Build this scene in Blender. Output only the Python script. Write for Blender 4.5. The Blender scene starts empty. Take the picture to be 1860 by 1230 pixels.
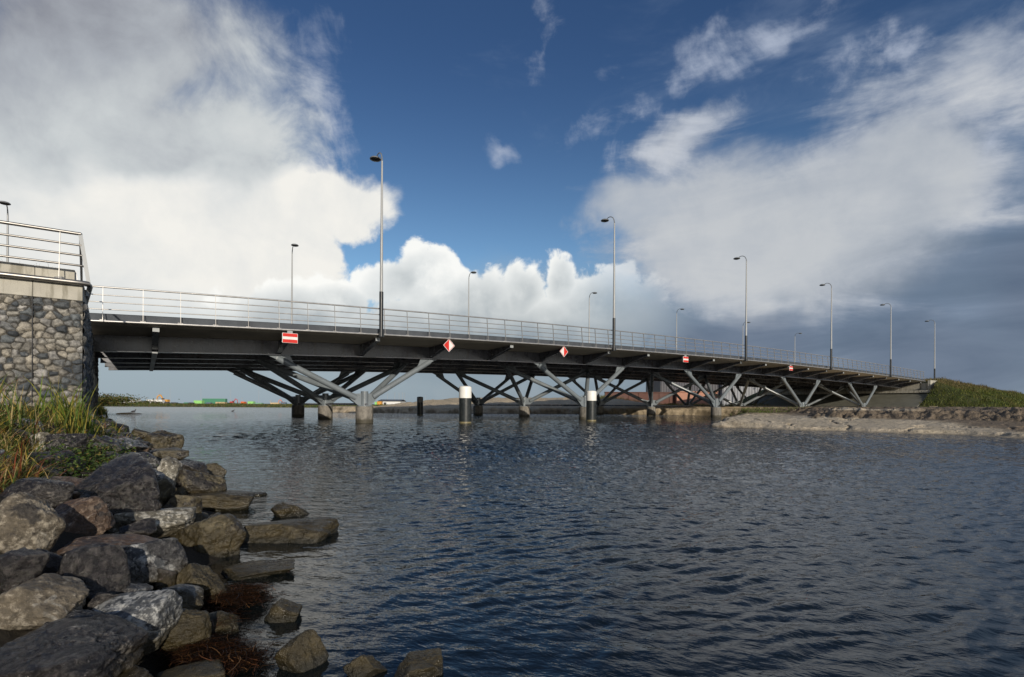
import bpy, bmesh, math, random
import numpy as np
from mathutils import Vector, Matrix
R = math.radians
scene = bpy.context.scene
COL = scene.collection
F = 930.0; HX, HY, ROLL = 930.0, 735.8, 0.0055      # focal length in photo pixels, principal point, roll
CAMZ = 0.9                                           # eye height above the water

# ------------------------------------------------------------------ camera
cam_d = bpy.data.cameras.new("camera"); cam = bpy.data.objects.new("camera", cam_d); COL.objects.link(cam)
cam_d.sensor_width = 36; cam_d.sensor_fit = 'HORIZONTAL'; cam_d.lens = 18.0
cam_d.shift_y = 120.8/1860; cam_d.clip_start = 0.05; cam_d.clip_end = 9000
cam.location = (0, 0, CAMZ); cam.rotation_euler = (R(90), -ROLL, 0)
scene.camera = cam
scene.view_settings.view_transform = 'Standard'; scene.view_settings.look = 'None'
scene.view_settings.gamma = 1; scene.view_settings.exposure = 0.08

def pix(x, y):                    # direction of a photo pixel, scaled so that its depth (world Y) is 1
    dx, dy = x-HX, y-HY
    return ((dx+ROLL*dy)/F, 1.0, -(dy-ROLL*dx)/F)
def at(x, y, Y):
    d = pix(x, y); return Vector((d[0]*Y, Y, CAMZ+d[2]*Y))

# ------------------------------------------------------------------ node helpers
class NT:
    def __init__(s, tree): s.t = tree; s.n = tree.nodes; s.l = tree.links
    def node(s, typ, **kw):
        n = s.n.new(typ)
        for k, v in kw.items(): setattr(n, k, v)
        return n
    def put(s, sock, v):
        if v is None: return
        if isinstance(v, bpy.types.NodeSocket): s.l.new(v, sock)
        else: sock.default_value = v
    def math(s, op, a, b=None, c=None, clamp=False):
        n = s.node('ShaderNodeMath', operation=op, use_clamp=clamp)
        s.put(n.inputs[0], a); s.put(n.inputs[1], b); s.put(n.inputs[2], c); return n.outputs[0]
    def vmath(s, op, a, b=None, out=0):
        n = s.node('ShaderNodeVectorMath', operation=op); s.put(n.inputs[0], a); s.put(n.inputs[1], b)
        return n.outputs[out]
    def noise(s, vec, scale, detail=4, rough=0.5, dist=0.0, lac=2.0, col=False):
        n = s.node('ShaderNodeTexNoise'); s.put(n.inputs['Vector'], vec); n.inputs['Scale'].default_value = scale
        n.inputs['Detail'].default_value = detail; n.inputs['Roughness'].default_value = rough
        n.inputs['Distortion'].default_value = dist; n.inputs['Lacunarity'].default_value = lac
        return n.outputs[1 if col else 0]
    def smooth(s, v, a, b, lo=0.0, hi=1.0):
        n = s.node('ShaderNodeMapRange', interpolation_type='SMOOTHSTEP')
        s.put(n.inputs[0], v); s.put(n.inputs[1], a); s.put(n.inputs[2], b); s.put(n.inputs[3], lo); s.put(n.inputs[4], hi)
        return n.outputs[0]
    def mix(s, f, a, b, blend='MIX'):
        n = s.node('ShaderNodeMix', data_type='RGBA', blend_type=blend)
        s.put(n.inputs[0], f); s.put(n.inputs[6], a if not isinstance(a, tuple) else (*a[:3], 1)); s.put(n.inputs[7], b if not isinstance(b, tuple) else (*b[:3], 1))
        return n.outputs[2]
    def ramp(s, f, stops, interp='LINEAR'):
        n = s.node('ShaderNodeValToRGB'); s.put(n.inputs[0], f); e = n.color_ramp.elements; n.color_ramp.interpolation = interp
        while len(e) < len(stops): e.new(0.5)
        for el, (p, c) in zip(e, stops): el.position = p; el.color = (*c[:3], 1)
        return n.outputs[0]
    def mapping(s, vec, scale=(1, 1, 1), rot=(0, 0, 0), loc=(0, 0, 0)):
        n = s.node('ShaderNodeMapping'); s.put(n.inputs[0], vec)
        n.inputs['Scale'].default_value = scale; n.inputs['Rotation'].default_value = rot; n.inputs['Location'].default_value = loc
        return n.outputs[0]

# ------------------------------------------------------------------ sun and sky
SUN_EL, SUN_AZ = R(16.5), R(157)          # azimuth clockwise from +Y: behind the camera, a little to its right
sd = Vector((math.sin(SUN_AZ)*math.cos(SUN_EL), math.cos(SUN_AZ)*math.cos(SUN_EL), math.sin(SUN_EL)))
sun_d = bpy.data.lights.new("sun", 'SUN'); sun_d.energy = 3.6; sun_d.angle = R(0.5); sun_d.color = (1.0, 0.90, 0.76)
sun = bpy.data.objects.new("sun", sun_d); COL.objects.link(sun)
sun.rotation_euler = sd.to_track_quat('Z', 'Y').to_euler(); sun.location = (20, -40, 30)

def build_sky():
    w = bpy.data.worlds.new("World"); scene.world = w; w.use_nodes = True
    T = NT(w.node_tree); T.n.clear()
    out = T.node('ShaderNodeOutputWorld'); bg = T.node('ShaderNodeBackground'); T.l.new(bg.outputs[0], out.inputs[0])
    STR = 0.1; bg.inputs[1].default_value = STR
    sky = T.node('ShaderNodeTexSky', sky_type='NISHITA'); sky.sun_disc = False
    sky.sun_elevation = SUN_EL; sky.sun_rotation = SUN_AZ; sky.altitude = 0; sky.air_density = 1.0; sky.dust_density = 0.6; sky.ozone_density = 2.0
    d = T.vmath('NORMALIZE', T.node('ShaderNodeTexCoord').outputs['Generated'])
    sep = T.node('ShaderNodeSeparateXYZ'); T.l.new(d, sep.inputs[0]); el = sep.outputs[2]
    def unit(x, y):
        v = Vector(pix(x, y)); return v.normalized()
    # coordinate warp for ragged outlines
    warp = T.vmath('SUBTRACT', T.noise(d, 3.2, 5, 0.55, col=True), (0.5, 0.5, 0.5))
    def warped(a): 
        n = T.node('ShaderNodeVectorMath', operation='MULTIPLY_ADD'); T.put(n.inputs[0], warp); n.inputs[1].default_value = (a, a, a); T.put(n.inputs[2], d); return n.outputs[0]
    dw = warped(0.16); dw2 = warped(0.30)
    def blob(vec, cx, cy, ax, ay, bx, by):      # elliptical patch of sky: centre, end of each half axis; 1 at the centre, 0 at the rim
        c = unit(cx, cy); a = unit(ax, ay)-c; b = unit(bx, by)-c
        aa, bb, ab = a.dot(a), b.dot(b), a.dot(b); det = aa*bb-ab*ab
        a1 = (a*bb-b*ab)/det; b1 = (b*aa-a*ab)/det
        rel = T.vmath('SUBTRACT', vec, tuple(c))
        p = T.vmath('DOT_PRODUCT', rel, tuple(a1), out=1); q = T.vmath('DOT_PRODUCT', rel, tuple(b1), out=1)
        cb = T.node('ShaderNodeCombineXYZ'); T.l.new(p, cb.inputs[0]); T.l.new(q, cb.inputs[1])
        # the third axis keeps the patch out of the opposite side of the sky
        T.put(cb.inputs[2], T.math('SUBTRACT', 0.0, T.math('MINIMUM', T.math('ADD', T.vmath('DOT_PRODUCT', vec, tuple(c), out=1), 0.0), 0.0)))
        ln = T.vmath('LENGTH', cb.outputs[0], out=1)
        return T.math('SUBTRACT', 1.0, ln)
    def E(vec, cx, cy, rx, ry, rot=0):
        c, s = math.cos(R(rot)), math.sin(R(rot))
        return blob(vec, cx, cy, cx+rx*c, cy-rx*s, cx+ry*s, cy+ry*c)
    def union(lst, k=0.12):
        o = lst[0]
        for v in lst[1:]: o = T.math('SMOOTH_MAX', o, v, k)
        return o
    n_big = T.math('SUBTRACT', T.noise(d, 2.6, 8, 0.58), 0.5)
    n_fine = T.math('SUBTRACT', T.noise(d, 9.0, 8, 0.62, 0.4), 0.5)
    n_puff = T.math('SUBTRACT', T.noise(warped(0.06), 17.0, 5, 0.55), 0.5)
    def madd(a, k, b): return T.math('MULTIPLY_ADD', a, k, b)
    # streaks: noise stretched along the drift of the high cloud (up to the right)
    streak_v = T.mapping(d, scale=(2.2, 2.2, 7.5), rot=(0, R(38), 0))
    n_str = T.math('SUBTRACT', T.noise(streak_v, 2.0, 8, 0.6, 0.5), 0.5)

    clear = T.mix(1.0, sky.outputs[0], (0.92, 1.10, 1.17), 'MULTIPLY')
    # darker, purer blue towards the zenith of the picture
    zen = T.smooth(el, 0.08, 0.60)
    clear = T.mix(zen, clear, T.mix(1.0, clear, (0.42, 0.48, 0.62), 'MULTIPLY'))
    K = 1.0/STR
    def c(r, g, b, m=1.0):
        f = lambda v: ((v/255+0.055)/1.055)**2.4 if v > 10 else v/255/12.92
        return (f(r)*K*m, f(g)*K*m, f(b)*K*m)
    col = clear
    # 0 overcast band along the horizon, wider to the right and all round behind
    rightness = T.math('MULTIPLY', sep.outputs[0], 1.0)
    band_top = T.smooth(rightness, 0.0, 0.70, 0.27, 0.46)
    band = T.smooth(T.math('ADD', el, T.math('MULTIPLY', n_big, 0.30)), band_top, T.math('MULTIPLY', band_top, 0.40))
    bandcol = T.ramp(T.math('ADD', T.smooth(rightness, -0.35, 0.62), T.math('MULTIPLY', n_big, 0.8)), [(0.0, c(160, 169, 175)), (0.40, c(140, 151, 161)), (0.75, c(112, 126, 144)), (1.0, c(94, 109, 130))])
    lowcol = T.mix(T.smooth(el, 0.0, 0.16), T.mix(T.smooth(rightness, -0.7, 0.6), c(148, 163, 175), c(118, 132, 148)), bandcol)
    col = T.mix(T.math('MULTIPLY', band, 0.94), col, lowcol)
    # thin veil of high cloud over the blue
    veil = T.smooth(madd(n_str, 2.0, madd(n_big, 1.2, T.smooth(sep.outputs[0], -0.1, 0.55, -0.25, 0.45))), 0.0, 1.0)
    col = T.mix(T.math('MULTIPLY', veil, 0.38), col, c(150, 166, 190))
    # 1 high ragged cloud on the right
    hi = union([E(dw, 1380, 420, 380, 190, 2), E(dw, 1600, 270, 460, 170, 36), E(dw, 1810, 110, 310, 145, 38),
                E(dw, 1720, 330, 220, 120, 10), E(dw, 1225, 240, 110, 50, 30)], 0.25)
    hi_f = madd(n_str, 1.5, madd(n_fine, 0.8, madd(n_big, 1.1, hi)))
    hi_d = T.smooth(hi_f, -0.12, 0.50)
    sh = madd(n_big, 0.9, madd(n_str, 1.0, madd(n_fine, 0.25, T.smooth(hi_f, 0.1, 1.0, 0.45, 0.86))))
    sh = T.math('ADD', sh, T.math('MULTIPLY', T.smooth(E(dw, 1340, 450, 380, 200, 0), -0.2, 1.0), 0.14))
    hicol = T.ramp(sh, [(0.1, c(116, 130, 154)), (0.45, c(156, 165, 180)), (0.8, c(192, 196, 202)), (1.0, c(212, 213, 213))])
    col = T.mix(T.math('MULTIPLY', hi_d, 0.93), col, hicol)
    bank = T.smooth(madd(n_big, 0.6, madd(n_fine, 0.25, union([E(dw, 1400, 430, 400, 185, 3), E(dw, 1620, 330, 250, 150, 25), E(dw, 1190, 370, 150, 70, 10)], 0.2))), -0.05, 0.45)
    col = T.mix(T.math('MULTIPLY', bank, 0.80), col, T.ramp(madd(n_big, 0.9, madd(n_fine, 0.25, 0.55)), [(0.2, c(162, 170, 180)), (0.8, c(196, 199, 202))]))
    # wisps
    wi = union([E(dw2, 985, 95, 30, 80, -4), E(dw2, 930, 292, 40, 20, 0), E(dw2, 1095, 190, 85, 50, 30), E(dw2, 1270, 95, 95, 42, -10), E(dw2, 1195, 235, 130, 60, 32),
                E(dw2, 1400, 30, 200, 45, 15), E(dw2, 1500, 120, 160, 60, 35), E(dw2, 560, 90, 110, 90, -30), E(dw2, 610, 230, 60, 130, 10), E(dw2, 1650, 60, 160, 60, 40), E(dw2, 1830, 240, 90, 60, 20)], 0.15)
    wi_d = T.smooth(madd(n_fine, 4.2, madd(n_puff, 1.0, madd(n_str, 2.8, wi))), 0.20, 2.0)
    col = T.mix(T.math('MULTIPLY', wi_d, 0.78), col, c(180, 189, 206))
    # 2 dark mass under the right hand cloud
    dk = union([E(dw, 1890, 550, 330, 190, 20), E(dw, 1680, 640, 330, 100, 4), E(dw, 1350, 650, 300, 75, 0)], 0.2)
    dk_d = T.smooth(madd(n_big, 1.3, madd(n_fine, 0.3, dk)), 0.0, 0.75)
    col = T.mix(T.math('MULTIPLY', dk_d, 0.82), col, T.ramp(T.math('ADD', T.math('ADD', n_big, n_str), 0.5), [(0.2, c(84, 99, 121)), (0.75, c(116, 128, 146))]))
    # 3 great cloud on the left
    A = union([E(dw, 60, 300, 470, 420, 0), E(dw, 330, 330, 285, 300, 0), E(dw, 570, 376, 165, 66, -3), E(dw, 360, 520, 290, 130, 0), E(dw, 200, 60, 360, 190, -8), E(dw, 545, 455, 90, 70, 0)], 0.16)
    edge_soft = T.smooth(el, 0.24, 0.55, 0.17, 0.62)
    A_d = T.math('MULTIPLY', T.smooth(madd(n_fine, 0.85, madd(n_puff, 0.30, madd(n_big, 0.5, A))), 0.0, edge_soft), T.smooth(el, 0.05, 0.20))
    lit = union([E(dw2, 560, 380, 170, 80, 0), E(dw2, 400, 500, 320, 150, 0), E(dw2, 150, 400, 360, 130, 0), E(dw2, 300, 330, 150, 85, 0)], 0.2)
    shA = madd(n_fine, 0.42, madd(n_puff, 0.30, madd(n_big, 0.40, T.smooth(lit, -0.35, 0.35, 0.50, 0.93))))
    top = T.smooth(E(d, 60, -60, 640, 330, -6), -0.05, 0.9)
    shA = T.math('SUBTRACT', shA, T.math('MULTIPLY', top, 0.34))
    Acol = T.ramp(shA, [(0.0, c(120, 122, 133)), (0.28, c(166, 171, 178)), (0.50, c(196, 201, 203)), (0.75, c(218, 220, 219)), (1.0, c(238, 236, 230))])
    col = T.mix(T.math('MULTIPLY', A_d, 0.99), col, Acol)
    # 4 bright cumulus heads low in the middle, and the grey base below them
    heads = union([E(dw, 735, 505, 90, 68), E(dw, 850, 545, 130, 70), E(dw, 945, 520, 60, 52), E(dw, 1022, 508, 40, 58), E(dw, 1095, 560, 120, 78), E(dw, 640, 550, 90, 55), E(dw, 560, 580, 130, 70), E(dw, 900, 620, 430, 110)], 0.06)
    hn = madd(n_puff, 0.95, madd(n_fine, 0.85, heads))
    H_d = T.smooth(madd(n_fine, 0.5, hn), 0.0, 0.22)
    H_d = T.math('MULTIPLY', H_d, T.smooth(sep.outputs[0], 0.36, 0.06))
    inner = T.smooth(hn, 0.0, 0.75)
    ylow = T.smooth(el, 0.04, 0.25)
    shH = T.math('ADD', T.math('SUBTRACT', madd(ylow, 0.80, 0.26), T.math('MULTIPLY', inner, 0.30)), T.math('ADD', T.math('MULTIPLY', n_puff, 0.8), T.math('MULTIPLY', T.math('ADD', n_big, n_fine), 0.5)))
    Hcol = T.ramp(shH, [(0.05, c(130, 145, 157)), (0.35, c(164, 173, 178)), (0.6, c(196, 201, 202)), (0.82, c(222, 225, 224)), (1.0, c(246, 246, 242))])
    col = T.mix(T.math('MULTIPLY', H_d, T.smooth(el, 0.015, 0.12, 0.25, 0.97)), col, Hcol)
    # below the horizon
    col = T.mix(T.smooth(el, -0.01, -0.05), col, c(60, 66, 70))
    # behind the camera: an average broken sky
    behind = T.smooth(sep.outputs[1], 0.15, -0.25)
    bcol = T.mix(T.smooth(T.noise(d, 2.2, 6, 0.55), 0.42, 0.62), T.mix(1.0, sky.outputs[0], (0.6, 0.75, 1.0), 'MULTIPLY'), c(150, 155, 162))
    haze_b = T.math('MULTIPLY', behind, T.smooth(el, 0.35, 0.0))
    bcol = T.mix(haze_b, bcol, c(225, 222, 212))
    col = T.mix(behind, col, bcol)
    T.l.new(col, bg.inputs[0])
    w.cycles.sampling_method = 'MANUAL'; w.cycles.sample_map_resolution = 512
build_sky()

# ------------------------------------------------------------------ object helpers
def tag(o, label=None, cat=None, group=None, kind=None):
    if label: o['label'] = label
    if cat: o['category'] = cat
    if group: o['group'] = group
    if kind: o['kind'] = kind
    return o
def empty(name, loc=(0, 0, 0), rz=0, parent=None):
    o = bpy.data.objects.new(name, None); COL.objects.link(o); o.location = loc; o.rotation_euler = (0, 0, rz)
    o.empty_display_size = 0.2
    if parent: o.parent = parent
    return o
def link(name, me, mat=None, parent=None, smooth=False):
    if mat is not None: me.materials.append(mat)
    if smooth: me.shade_smooth()
    o = bpy.data.objects.new(name, me); COL.objects.link(o)
    if parent: o.parent = parent
    return o
def np_mesh(name, V, Fq, mat=None, parent=None, smooth=False, colors=None):
    me = bpy.data.meshes.new(name); V = np.asarray(V, dtype=np.float32); Fq = np.asarray(Fq, dtype=np.int32)
    k = Fq.shape[1]
    me.vertices.add(len(V)); me.vertices.foreach_set('co', V.ravel())
    me.loops.add(Fq.size); me.loops.foreach_set('vertex_index', Fq.ravel())
    me.polygons.add(len(Fq)); me.polygons.foreach_set('loop_start', np.arange(0, Fq.size, k, dtype=np.int32))
    me.update(calc_edges=True)
    if colors is not None:
        ca = me.color_attributes.new('tint', 'FLOAT_COLOR', 'POINT')
        cc = np.ones((len(V), 4), dtype=np.float32); cc[:, :3] = colors; ca.data.foreach_set('color', cc.ravel())
    me.validate()
    return link(name, me, mat, parent, smooth)
def grid_faces(n, m):
    i, j = np.meshgrid(np.arange(n-1), np.arange(m-1), indexing='ij'); a = (i*m+j).ravel()
    return np.stack([a, a+m, a+m+1, a+1], 1)

class MB:
    def __init__(s): s.v = []; s.f = []
    def add(s, vs, fs):
        o = len(s.v); s.v += [tuple(p) for p in vs]; s.f += [tuple(i+o for i in f) for f in fs]; return s
    def box(s, c, d, M=None):
        x, y, z = d[0]/2, d[1]/2, d[2]/2
        P = [Vector((sx*x, sy*y, sz*z)) for sx in (-1, 1) for sy in (-1, 1) for sz in (-1, 1)]
        if M is not None: P = [M @ p for p in P]
        P = [p+Vector(c) for p in P]
        return s.add(P, [(0, 1, 3, 2), (4, 6, 7, 5), (0, 4, 5, 1), (2, 3, 7, 6), (0, 2, 6, 4), (1, 5, 7, 3)])
    def bar(s, a, b, w, h, up=(0, 0, 1)):                     # rectangular bar between two points
        a, b = Vector(a), Vector(b); d = (b-a); L = d.length; d.normalize()
        sx = d.cross(Vector(up)); 
        if sx.length < 1e-4: sx = Vector((1, 0, 0))
        sx.normalize(); uz = sx.cross(d)
        P = [p+sx*(i*w/2)+uz*(j*h/2) for p in (a, b) for i in (-1, 1) for j in (-1, 1)]
        return s.add(P, [(0, 1, 3, 2), (4, 6, 7, 5), (0, 4, 5, 1), (2, 3, 7, 6), (0, 2, 6, 4), (1, 5, 7, 3)])
    def tube(s, pts, r, n=12, caps=True):
        pts = [Vector(p) for p in pts]; rs = r if isinstance(r, (list, tuple)) else [r]*len(pts)
        base = len(s.v); prev = None
        for i, p in enumerate(pts):
            d = (pts[min(i+1, len(pts)-1)]-pts[max(i-1, 0)]).normalized()
            if prev is None:
                u = d.orthogonal().normalized() if abs(d.z) > 0.95 else d.cross(Vector((0, 0, 1))).normalized()
            else: u = (prev-d*prev.dot(d)).normalized()
            prev = u; w = d.cross(u)
            for k in range(n):
                a = 2*math.pi*k/n; s.v.append(tuple(p+(u*math.cos(a)+w*math.sin(a))*rs[i]))
        for i in range(len(pts)-1):
            for k in range(n):
                a = base+i*n+k; b = base+i*n+(k+1) % n; s.f.append((a, b, b+n, a+n))
        if caps:
            s.f.append(tuple(base+k for k in reversed(range(n)))); s.f.append(tuple(base+(len(pts)-1)*n+k for k in range(n)))
        return s
    def lathe(s, prof, n=24, c=(0, 0, 0)):
        base = len(s.v)
        for r, z in prof:
            for k in range(n):
                a = 2*math.pi*k/n; s.v.append((c[0]+r*math.cos(a), c[1]+r*math.sin(a), c[2]+z))
        for i in range(len(prof)-1):
            for k in range(n):
                a = base+i*n+k; b = base+i*n+(k+1) % n; s.f.append((a, b, b+n, a+n))
        s.f.append(tuple(base+k for k in reversed(range(n)))); s.f.append(tuple(base+(len(prof)-1)*n+k for k in range(n)))
        return s
    def bolts(s, x, y, z, r, n=14):
        for k in range(n):
            a = 2*math.pi*(k+0.5)/n; s.box((x+r*math.cos(a), y+r*math.sin(a), z), (0.035, 0.035, 0.04))
        return s
    def sweep(s, prof, stations):        # closed profile (v,z) lofted through stations [(u, dz)]
        base = len(s.v); n = len(prof)
        for u, dz in stations:
            for v, z in prof: s.v.append((u, v, z+dz))
        for i in range(len(stations)-1):
            for k in range(n):
                a = base+i*n+k; b = base+i*n+(k+1) % n; s.f.append((a, a+n, b+n, b))
        s.f.append(tuple(base+k for k in range(n))); s.f.append(tuple(base+(len(stations)-1)*n+k for k in reversed(range(n))))
        return s
    def plate(s, poly, th, O, U, W):     # flat polygon in plane (U,W) through O, thickness th
        O, U, W = Vector(O), Vector(U), Vector(W); N = U.cross(W).normalized()*(th/2)
        a = [O+U*p[0]+W*p[1]-N for p in poly]; b = [O+U*p[0]+W*p[1]+N for p in poly]; n = len(poly)
        return s.add(a+b, [tuple(reversed(range(n))), tuple(range(n, 2*n))]+[(i, (i+1) % n, (i+1) % n+n, i+n) for i in range(n)])
    def build(s, name, mat, parent=None, smooth=False, bevel=0):
        me = bpy.data.meshes.new(name); me.from_pydata(s.v, [], s.f)
        bm = bmesh.new(); bm.from_mesh(me); bmesh.ops.recalc_face_normals(bm, faces=bm.faces)
        if bevel: bmesh.ops.bevel(bm, geom=list(bm.edges), offset=bevel, segments=1, affect='EDGES', clamp_overlap=True)
        if smooth:
            for f in bm.faces: f.smooth = True
            for e in bm.edges:
                if len(e.link_faces) == 2 and e.calc_face_angle(0) > R(40): e.smooth = False
        bm.to_mesh(me); bm.free()
        return link(name, me, mat, parent)

# numpy value noise
def _h(ix, iy, iz, seed):
    n = (ix.astype(np.int64)*374761393+iy.astype(np.int64)*668265263+iz.astype(np.int64)*2147483647+seed*974634777) & 0xffffffff
    n = ((n ^ (n >> 13))*1274126177) & 0xffffffff; n = n ^ (n >> 16)
    return (n & 0xffff)/65535.0
def vnoise(P, seed=0):
    P = np.asarray(P, dtype=np.float64); I = np.floor(P); Fr = P-I; I = I.astype(np.int64); w = Fr*Fr*(3-2*Fr); o = 0
    for dx in (0, 1):
        for dy in (0, 1):
            for dz in (0, 1):
                wt = (w[:, 0] if dx else 1-w[:, 0])*(w[:, 1] if dy else 1-w[:, 1])*(w[:, 2] if dz else 1-w[:, 2])
                o = o+wt*_h(I[:, 0]+dx, I[:, 1]+dy, I[:, 2]+dz, seed)
    return o*2-1
def fbm(P, octv=4, seed=0, gain=0.5):
    o = 0; a = 1.0; P = np.asarray(P, dtype=np.float64)
    for k in range(octv): o = o+a*vnoise(P, seed+k*17); P = P*2.03+11.3; a *= gain
    return o
def sstep(x, a, b):
    t = np.clip((x-a)/(b-a), 0, 1); return t*t*(3-2*t)

# ------------------------------------------------------------------ materials
def mat(name, color=(.5, .5, .5), rough=0.6, metal=0.0, spec=0.5, var=0.0, vscale=3.0, bump=0.0, bscale=40.0, dirt=None, coat=0.0, tide=False):
    m = bpy.data.materials.new(name); m.use_nodes = True; T = NT(m.node_tree); p = T.n['Principled BSDF']
    p.inputs['Base Color'].default_value = (*color, 1); p.inputs['Roughness'].default_value = rough; p.inputs['Metallic'].default_value = metal
    p.inputs['Specular IOR Level'].default_value = spec; p.inputs['Coat Weight'].default_value = coat
    pos = T.node('ShaderNodeNewGeometry').outputs['Position']
    if var:
        n = T.noise(pos, vscale, 6, 0.6)
        col = T.mix(T.smooth(n, 0.3, 0.7), tuple(c*(1-var) for c in color), tuple(min(1, c*(1+var)) for c in color))
        if dirt: col = T.mix(T.smooth(T.noise(T.mapping(pos, (5, 5, 0.7)), 1.2, 5, 0.6), 0.47, 0.66, 0, 0.8), col, dirt)
        if tide:      # green brown growth up to the high water mark
            sp = T.node('ShaderNodeSeparateXYZ'); T.l.new(pos, sp.inputs[0])
            col = T.mix(T.smooth(T.math('ADD', sp.outputs[2], T.math('MULTIPLY', n, 0.22)), 0.36, 0.22, 0, 0.85), col, (0.045, 0.04, 0.024))
        T.l.new(col, p.inputs['Base Color'])
        T.l.new(T.smooth(n, 0.3, 0.7, rough*0.85, min(1, rough*1.15)), p.inputs['Roughness'])
    if bump:
        b = T.node('ShaderNodeBump'); b.inputs['Strength'].default_value = 0.6; b.inputs['Distance'].default_value = bump
        T.l.new(T.noise(pos, bscale, 5, 0.6), b.inputs['Height']); T.l.new(b.outputs[0], p.inputs['Normal'])
    return m
M = {}
M['girder'] = mat('girder paint', (0.080, 0.085, 0.102), 0.27, 0.0, 0.8, var=0.22, vscale=1.2, dirt=(0.062, 0.056, 0.056))
M['strut'] = mat('strut paint', (0.165, 0.190, 0.208), 0.28, 0.0, 0.7, var=0.10, vscale=1.2)
M['plate'] = mat('plate paint', (0.30, 0.32, 0.33), 0.45, var=0.08)
M['steel'] = mat('stainless steel', (0.52, 0.51, 0.49), 0.38, 0.7, var=0.06, vscale=4)
M['steeldull'] = mat('weathered handrail steel', (0.26, 0.25, 0.235), 0.40, 0.9, var=0.10, vscale=4)
M['steelpost'] = mat('stainless flat bar', (0.42, 0.405, 0.38), 0.42, 0.5, var=0.06, vscale=4)
M['kerb'] = mat('kerb plate', (0.075, 0.085, 0.10), 0.45, var=0.12, vscale=2)
M['soffit'] = mat('soffit concrete', (0.52, 0.47, 0.38), 0.85, var=0.12, vscale=0.8, bump=0.004)
M['concrete'] = mat('pier concrete', (0.20, 0.185, 0.16), 0.8, var=0.26, vscale=6, bump=0.008, dirt=(0.07, 0.065, 0.055), tide=True)
M['coping'] = mat('coping concrete', (0.44, 0.42, 0.36), 0.85, var=0.12, vscale=2.5, bump=0.003, dirt=(0.21, 0.195, 0.15))
M['paving'] = mat('slope paving', (0.13, 0.13, 0.105), 0.9, var=0.15, vscale=1.5, bump=0.01)
M['asphalt'] = mat('asphalt', (0.05, 0.05, 0.052), 0.9, var=0.1)
M['pole'] = mat('galvanised pole', (0.36, 0.37, 0.37), 0.55, 0.2, var=0.03)
M['black'] = mat('black sleeve', (0.018, 0.021, 0.024), 0.35, var=0.1)
M['lampshell'] = mat('lamp housing', (0.24, 0.25, 0.25), 0.35, 0.3)
M['lampglass'] = mat('lamp glass', (0.05, 0.05, 0.045), 0.15)
M['red'] = mat('sign red', (0.60, 0.035, 0.028), 0.55, spec=0.15, var=0.06)
M['white'] = mat('sign white', (0.72, 0.72, 0.70), 0.55, spec=0.15, var=0.04)
M['postwhite'] = mat('white top paint', (0.80, 0.79, 0.74), 0.5, var=0.05)
M['postgrey'] = mat('weathered top paint', (0.22, 0.23, 0.23), 0.6, var=0.1)

def post_material():
    m = bpy.data.materials.new('black pile coating'); m.use_nodes = True; T = NT(m.node_tree); p = T.n['Principled BSDF']
    pos = T.node('ShaderNodeNewGeometry').outputs['Position']; sp = T.node('ShaderNodeSeparateXYZ'); T.l.new(pos, sp.inputs[0])
    n = T.noise(pos, 8, 6, 0.65)
    col = T.mix(T.smooth(n, 0.35, 0.75), (0.014, 0.018, 0.019), (0.035, 0.04, 0.04))
    col = T.mix(T.smooth(T.math('ADD', sp.outputs[2], T.math('MULTIPLY', n, 0.03)), 0.09, 0.07), col, (0.20, 0.17, 0.09))
    col = T.mix(T.smooth(T.noise(T.mapping(pos, (6, 6, 1.1)), 1.5, 7, 0.7), 0.60, 0.68, 0, 0.55), col, (0.085, 0.07, 0.055))
    T.l.new(col, p.inputs['Base Color']); p.inputs['Roughness'].default_value = 0.36
    return m
M['pile'] = post_material()

# ------------------------------------------------------------------ terrain heights
SH_Y = np.array([-6, 0, 1.7, 3.0, 4.2, 6.5, 12.3, 22, 52, 125, 200]); SH_X = np.array([3.2, -0.15, -0.95, -1.75, -2.35, -3.95, -8.7, -17.2, -41.5, -100, -160])
def shore_x(Y): return np.interp(Y, SH_Y, SH_X)
def left_s(X, Y):           # distance inland from the left shoreline (negative over the water)
    return (shore_x(Y)-X)*0.84
def left_bank(X, Y):
    s = left_s(X, Y)
    return np.where(s < 1.5, s*0.50, 0.75+(s-1.5)*0.10)
def g1(x, y): return float(left_bank(np.array([x]), np.array([y]))[0])
def hit_left(px, py, lift=0.0):
    d = pix(px, py); Y = 0.4
    while Y < 80:
        if CAMZ+d[2]*Y <= max(g1(d[0]*Y, Y), -0.08)+lift: break
        Y += 0.005*(1+Y)
    return Y

# ------------------------------------------------------------------ bridge frame
AX, AY = 0.8125, 0.583; _n = math.hypot(AX, AY); AX /= _n; AY /= _n
P0 = Vector((-5.78, 22.4, 0)); BR = math.atan2(AY, AX); S = 14.56
_iu = np.array([-.667, -.419, 0, .164, .418, 1.236, 1.646, 2.79, 3.446, 4.0, 4.78]); _iz = np.array([112.5, 116.5, 126.5, 128.7, 134.4, 143.2, 147.9, 149.5, 144.5, 140.3, 134.2])/41.5+CAMZ
_pf = np.polyfit(_iu*S, _iz, 3)
def ze(u): return float(np.polyval(_pf, min(max(u, -12), 72)))
def B(u, v, z=0): return Vector((P0.x+AX*u-AY*v, P0.y+AY*u+AX*v, z))
def to_uv(X, Y):
    dx, dy = X-P0.x, Y-P0.y; return dx*AX+dy*AY, -dx*AY+dy*AX
U0, U1 = -10.05, 69.8
GV = [2.55, 5.85, 9.1, 12.4, 15.7]; WID = 18.25
ST = [(u, ze(u)) for u in np.linspace(U0, U1, 60)]

# the abutment corner and side face direction (its wing stands nearer the camera than the deck)
CORNER = Vector((-9.84, 11.72, 0)); SIDE = Vector((-0.79, 1.0, 0)).normalized(); WING = Vector((-AX, -AY, 0))

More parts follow.
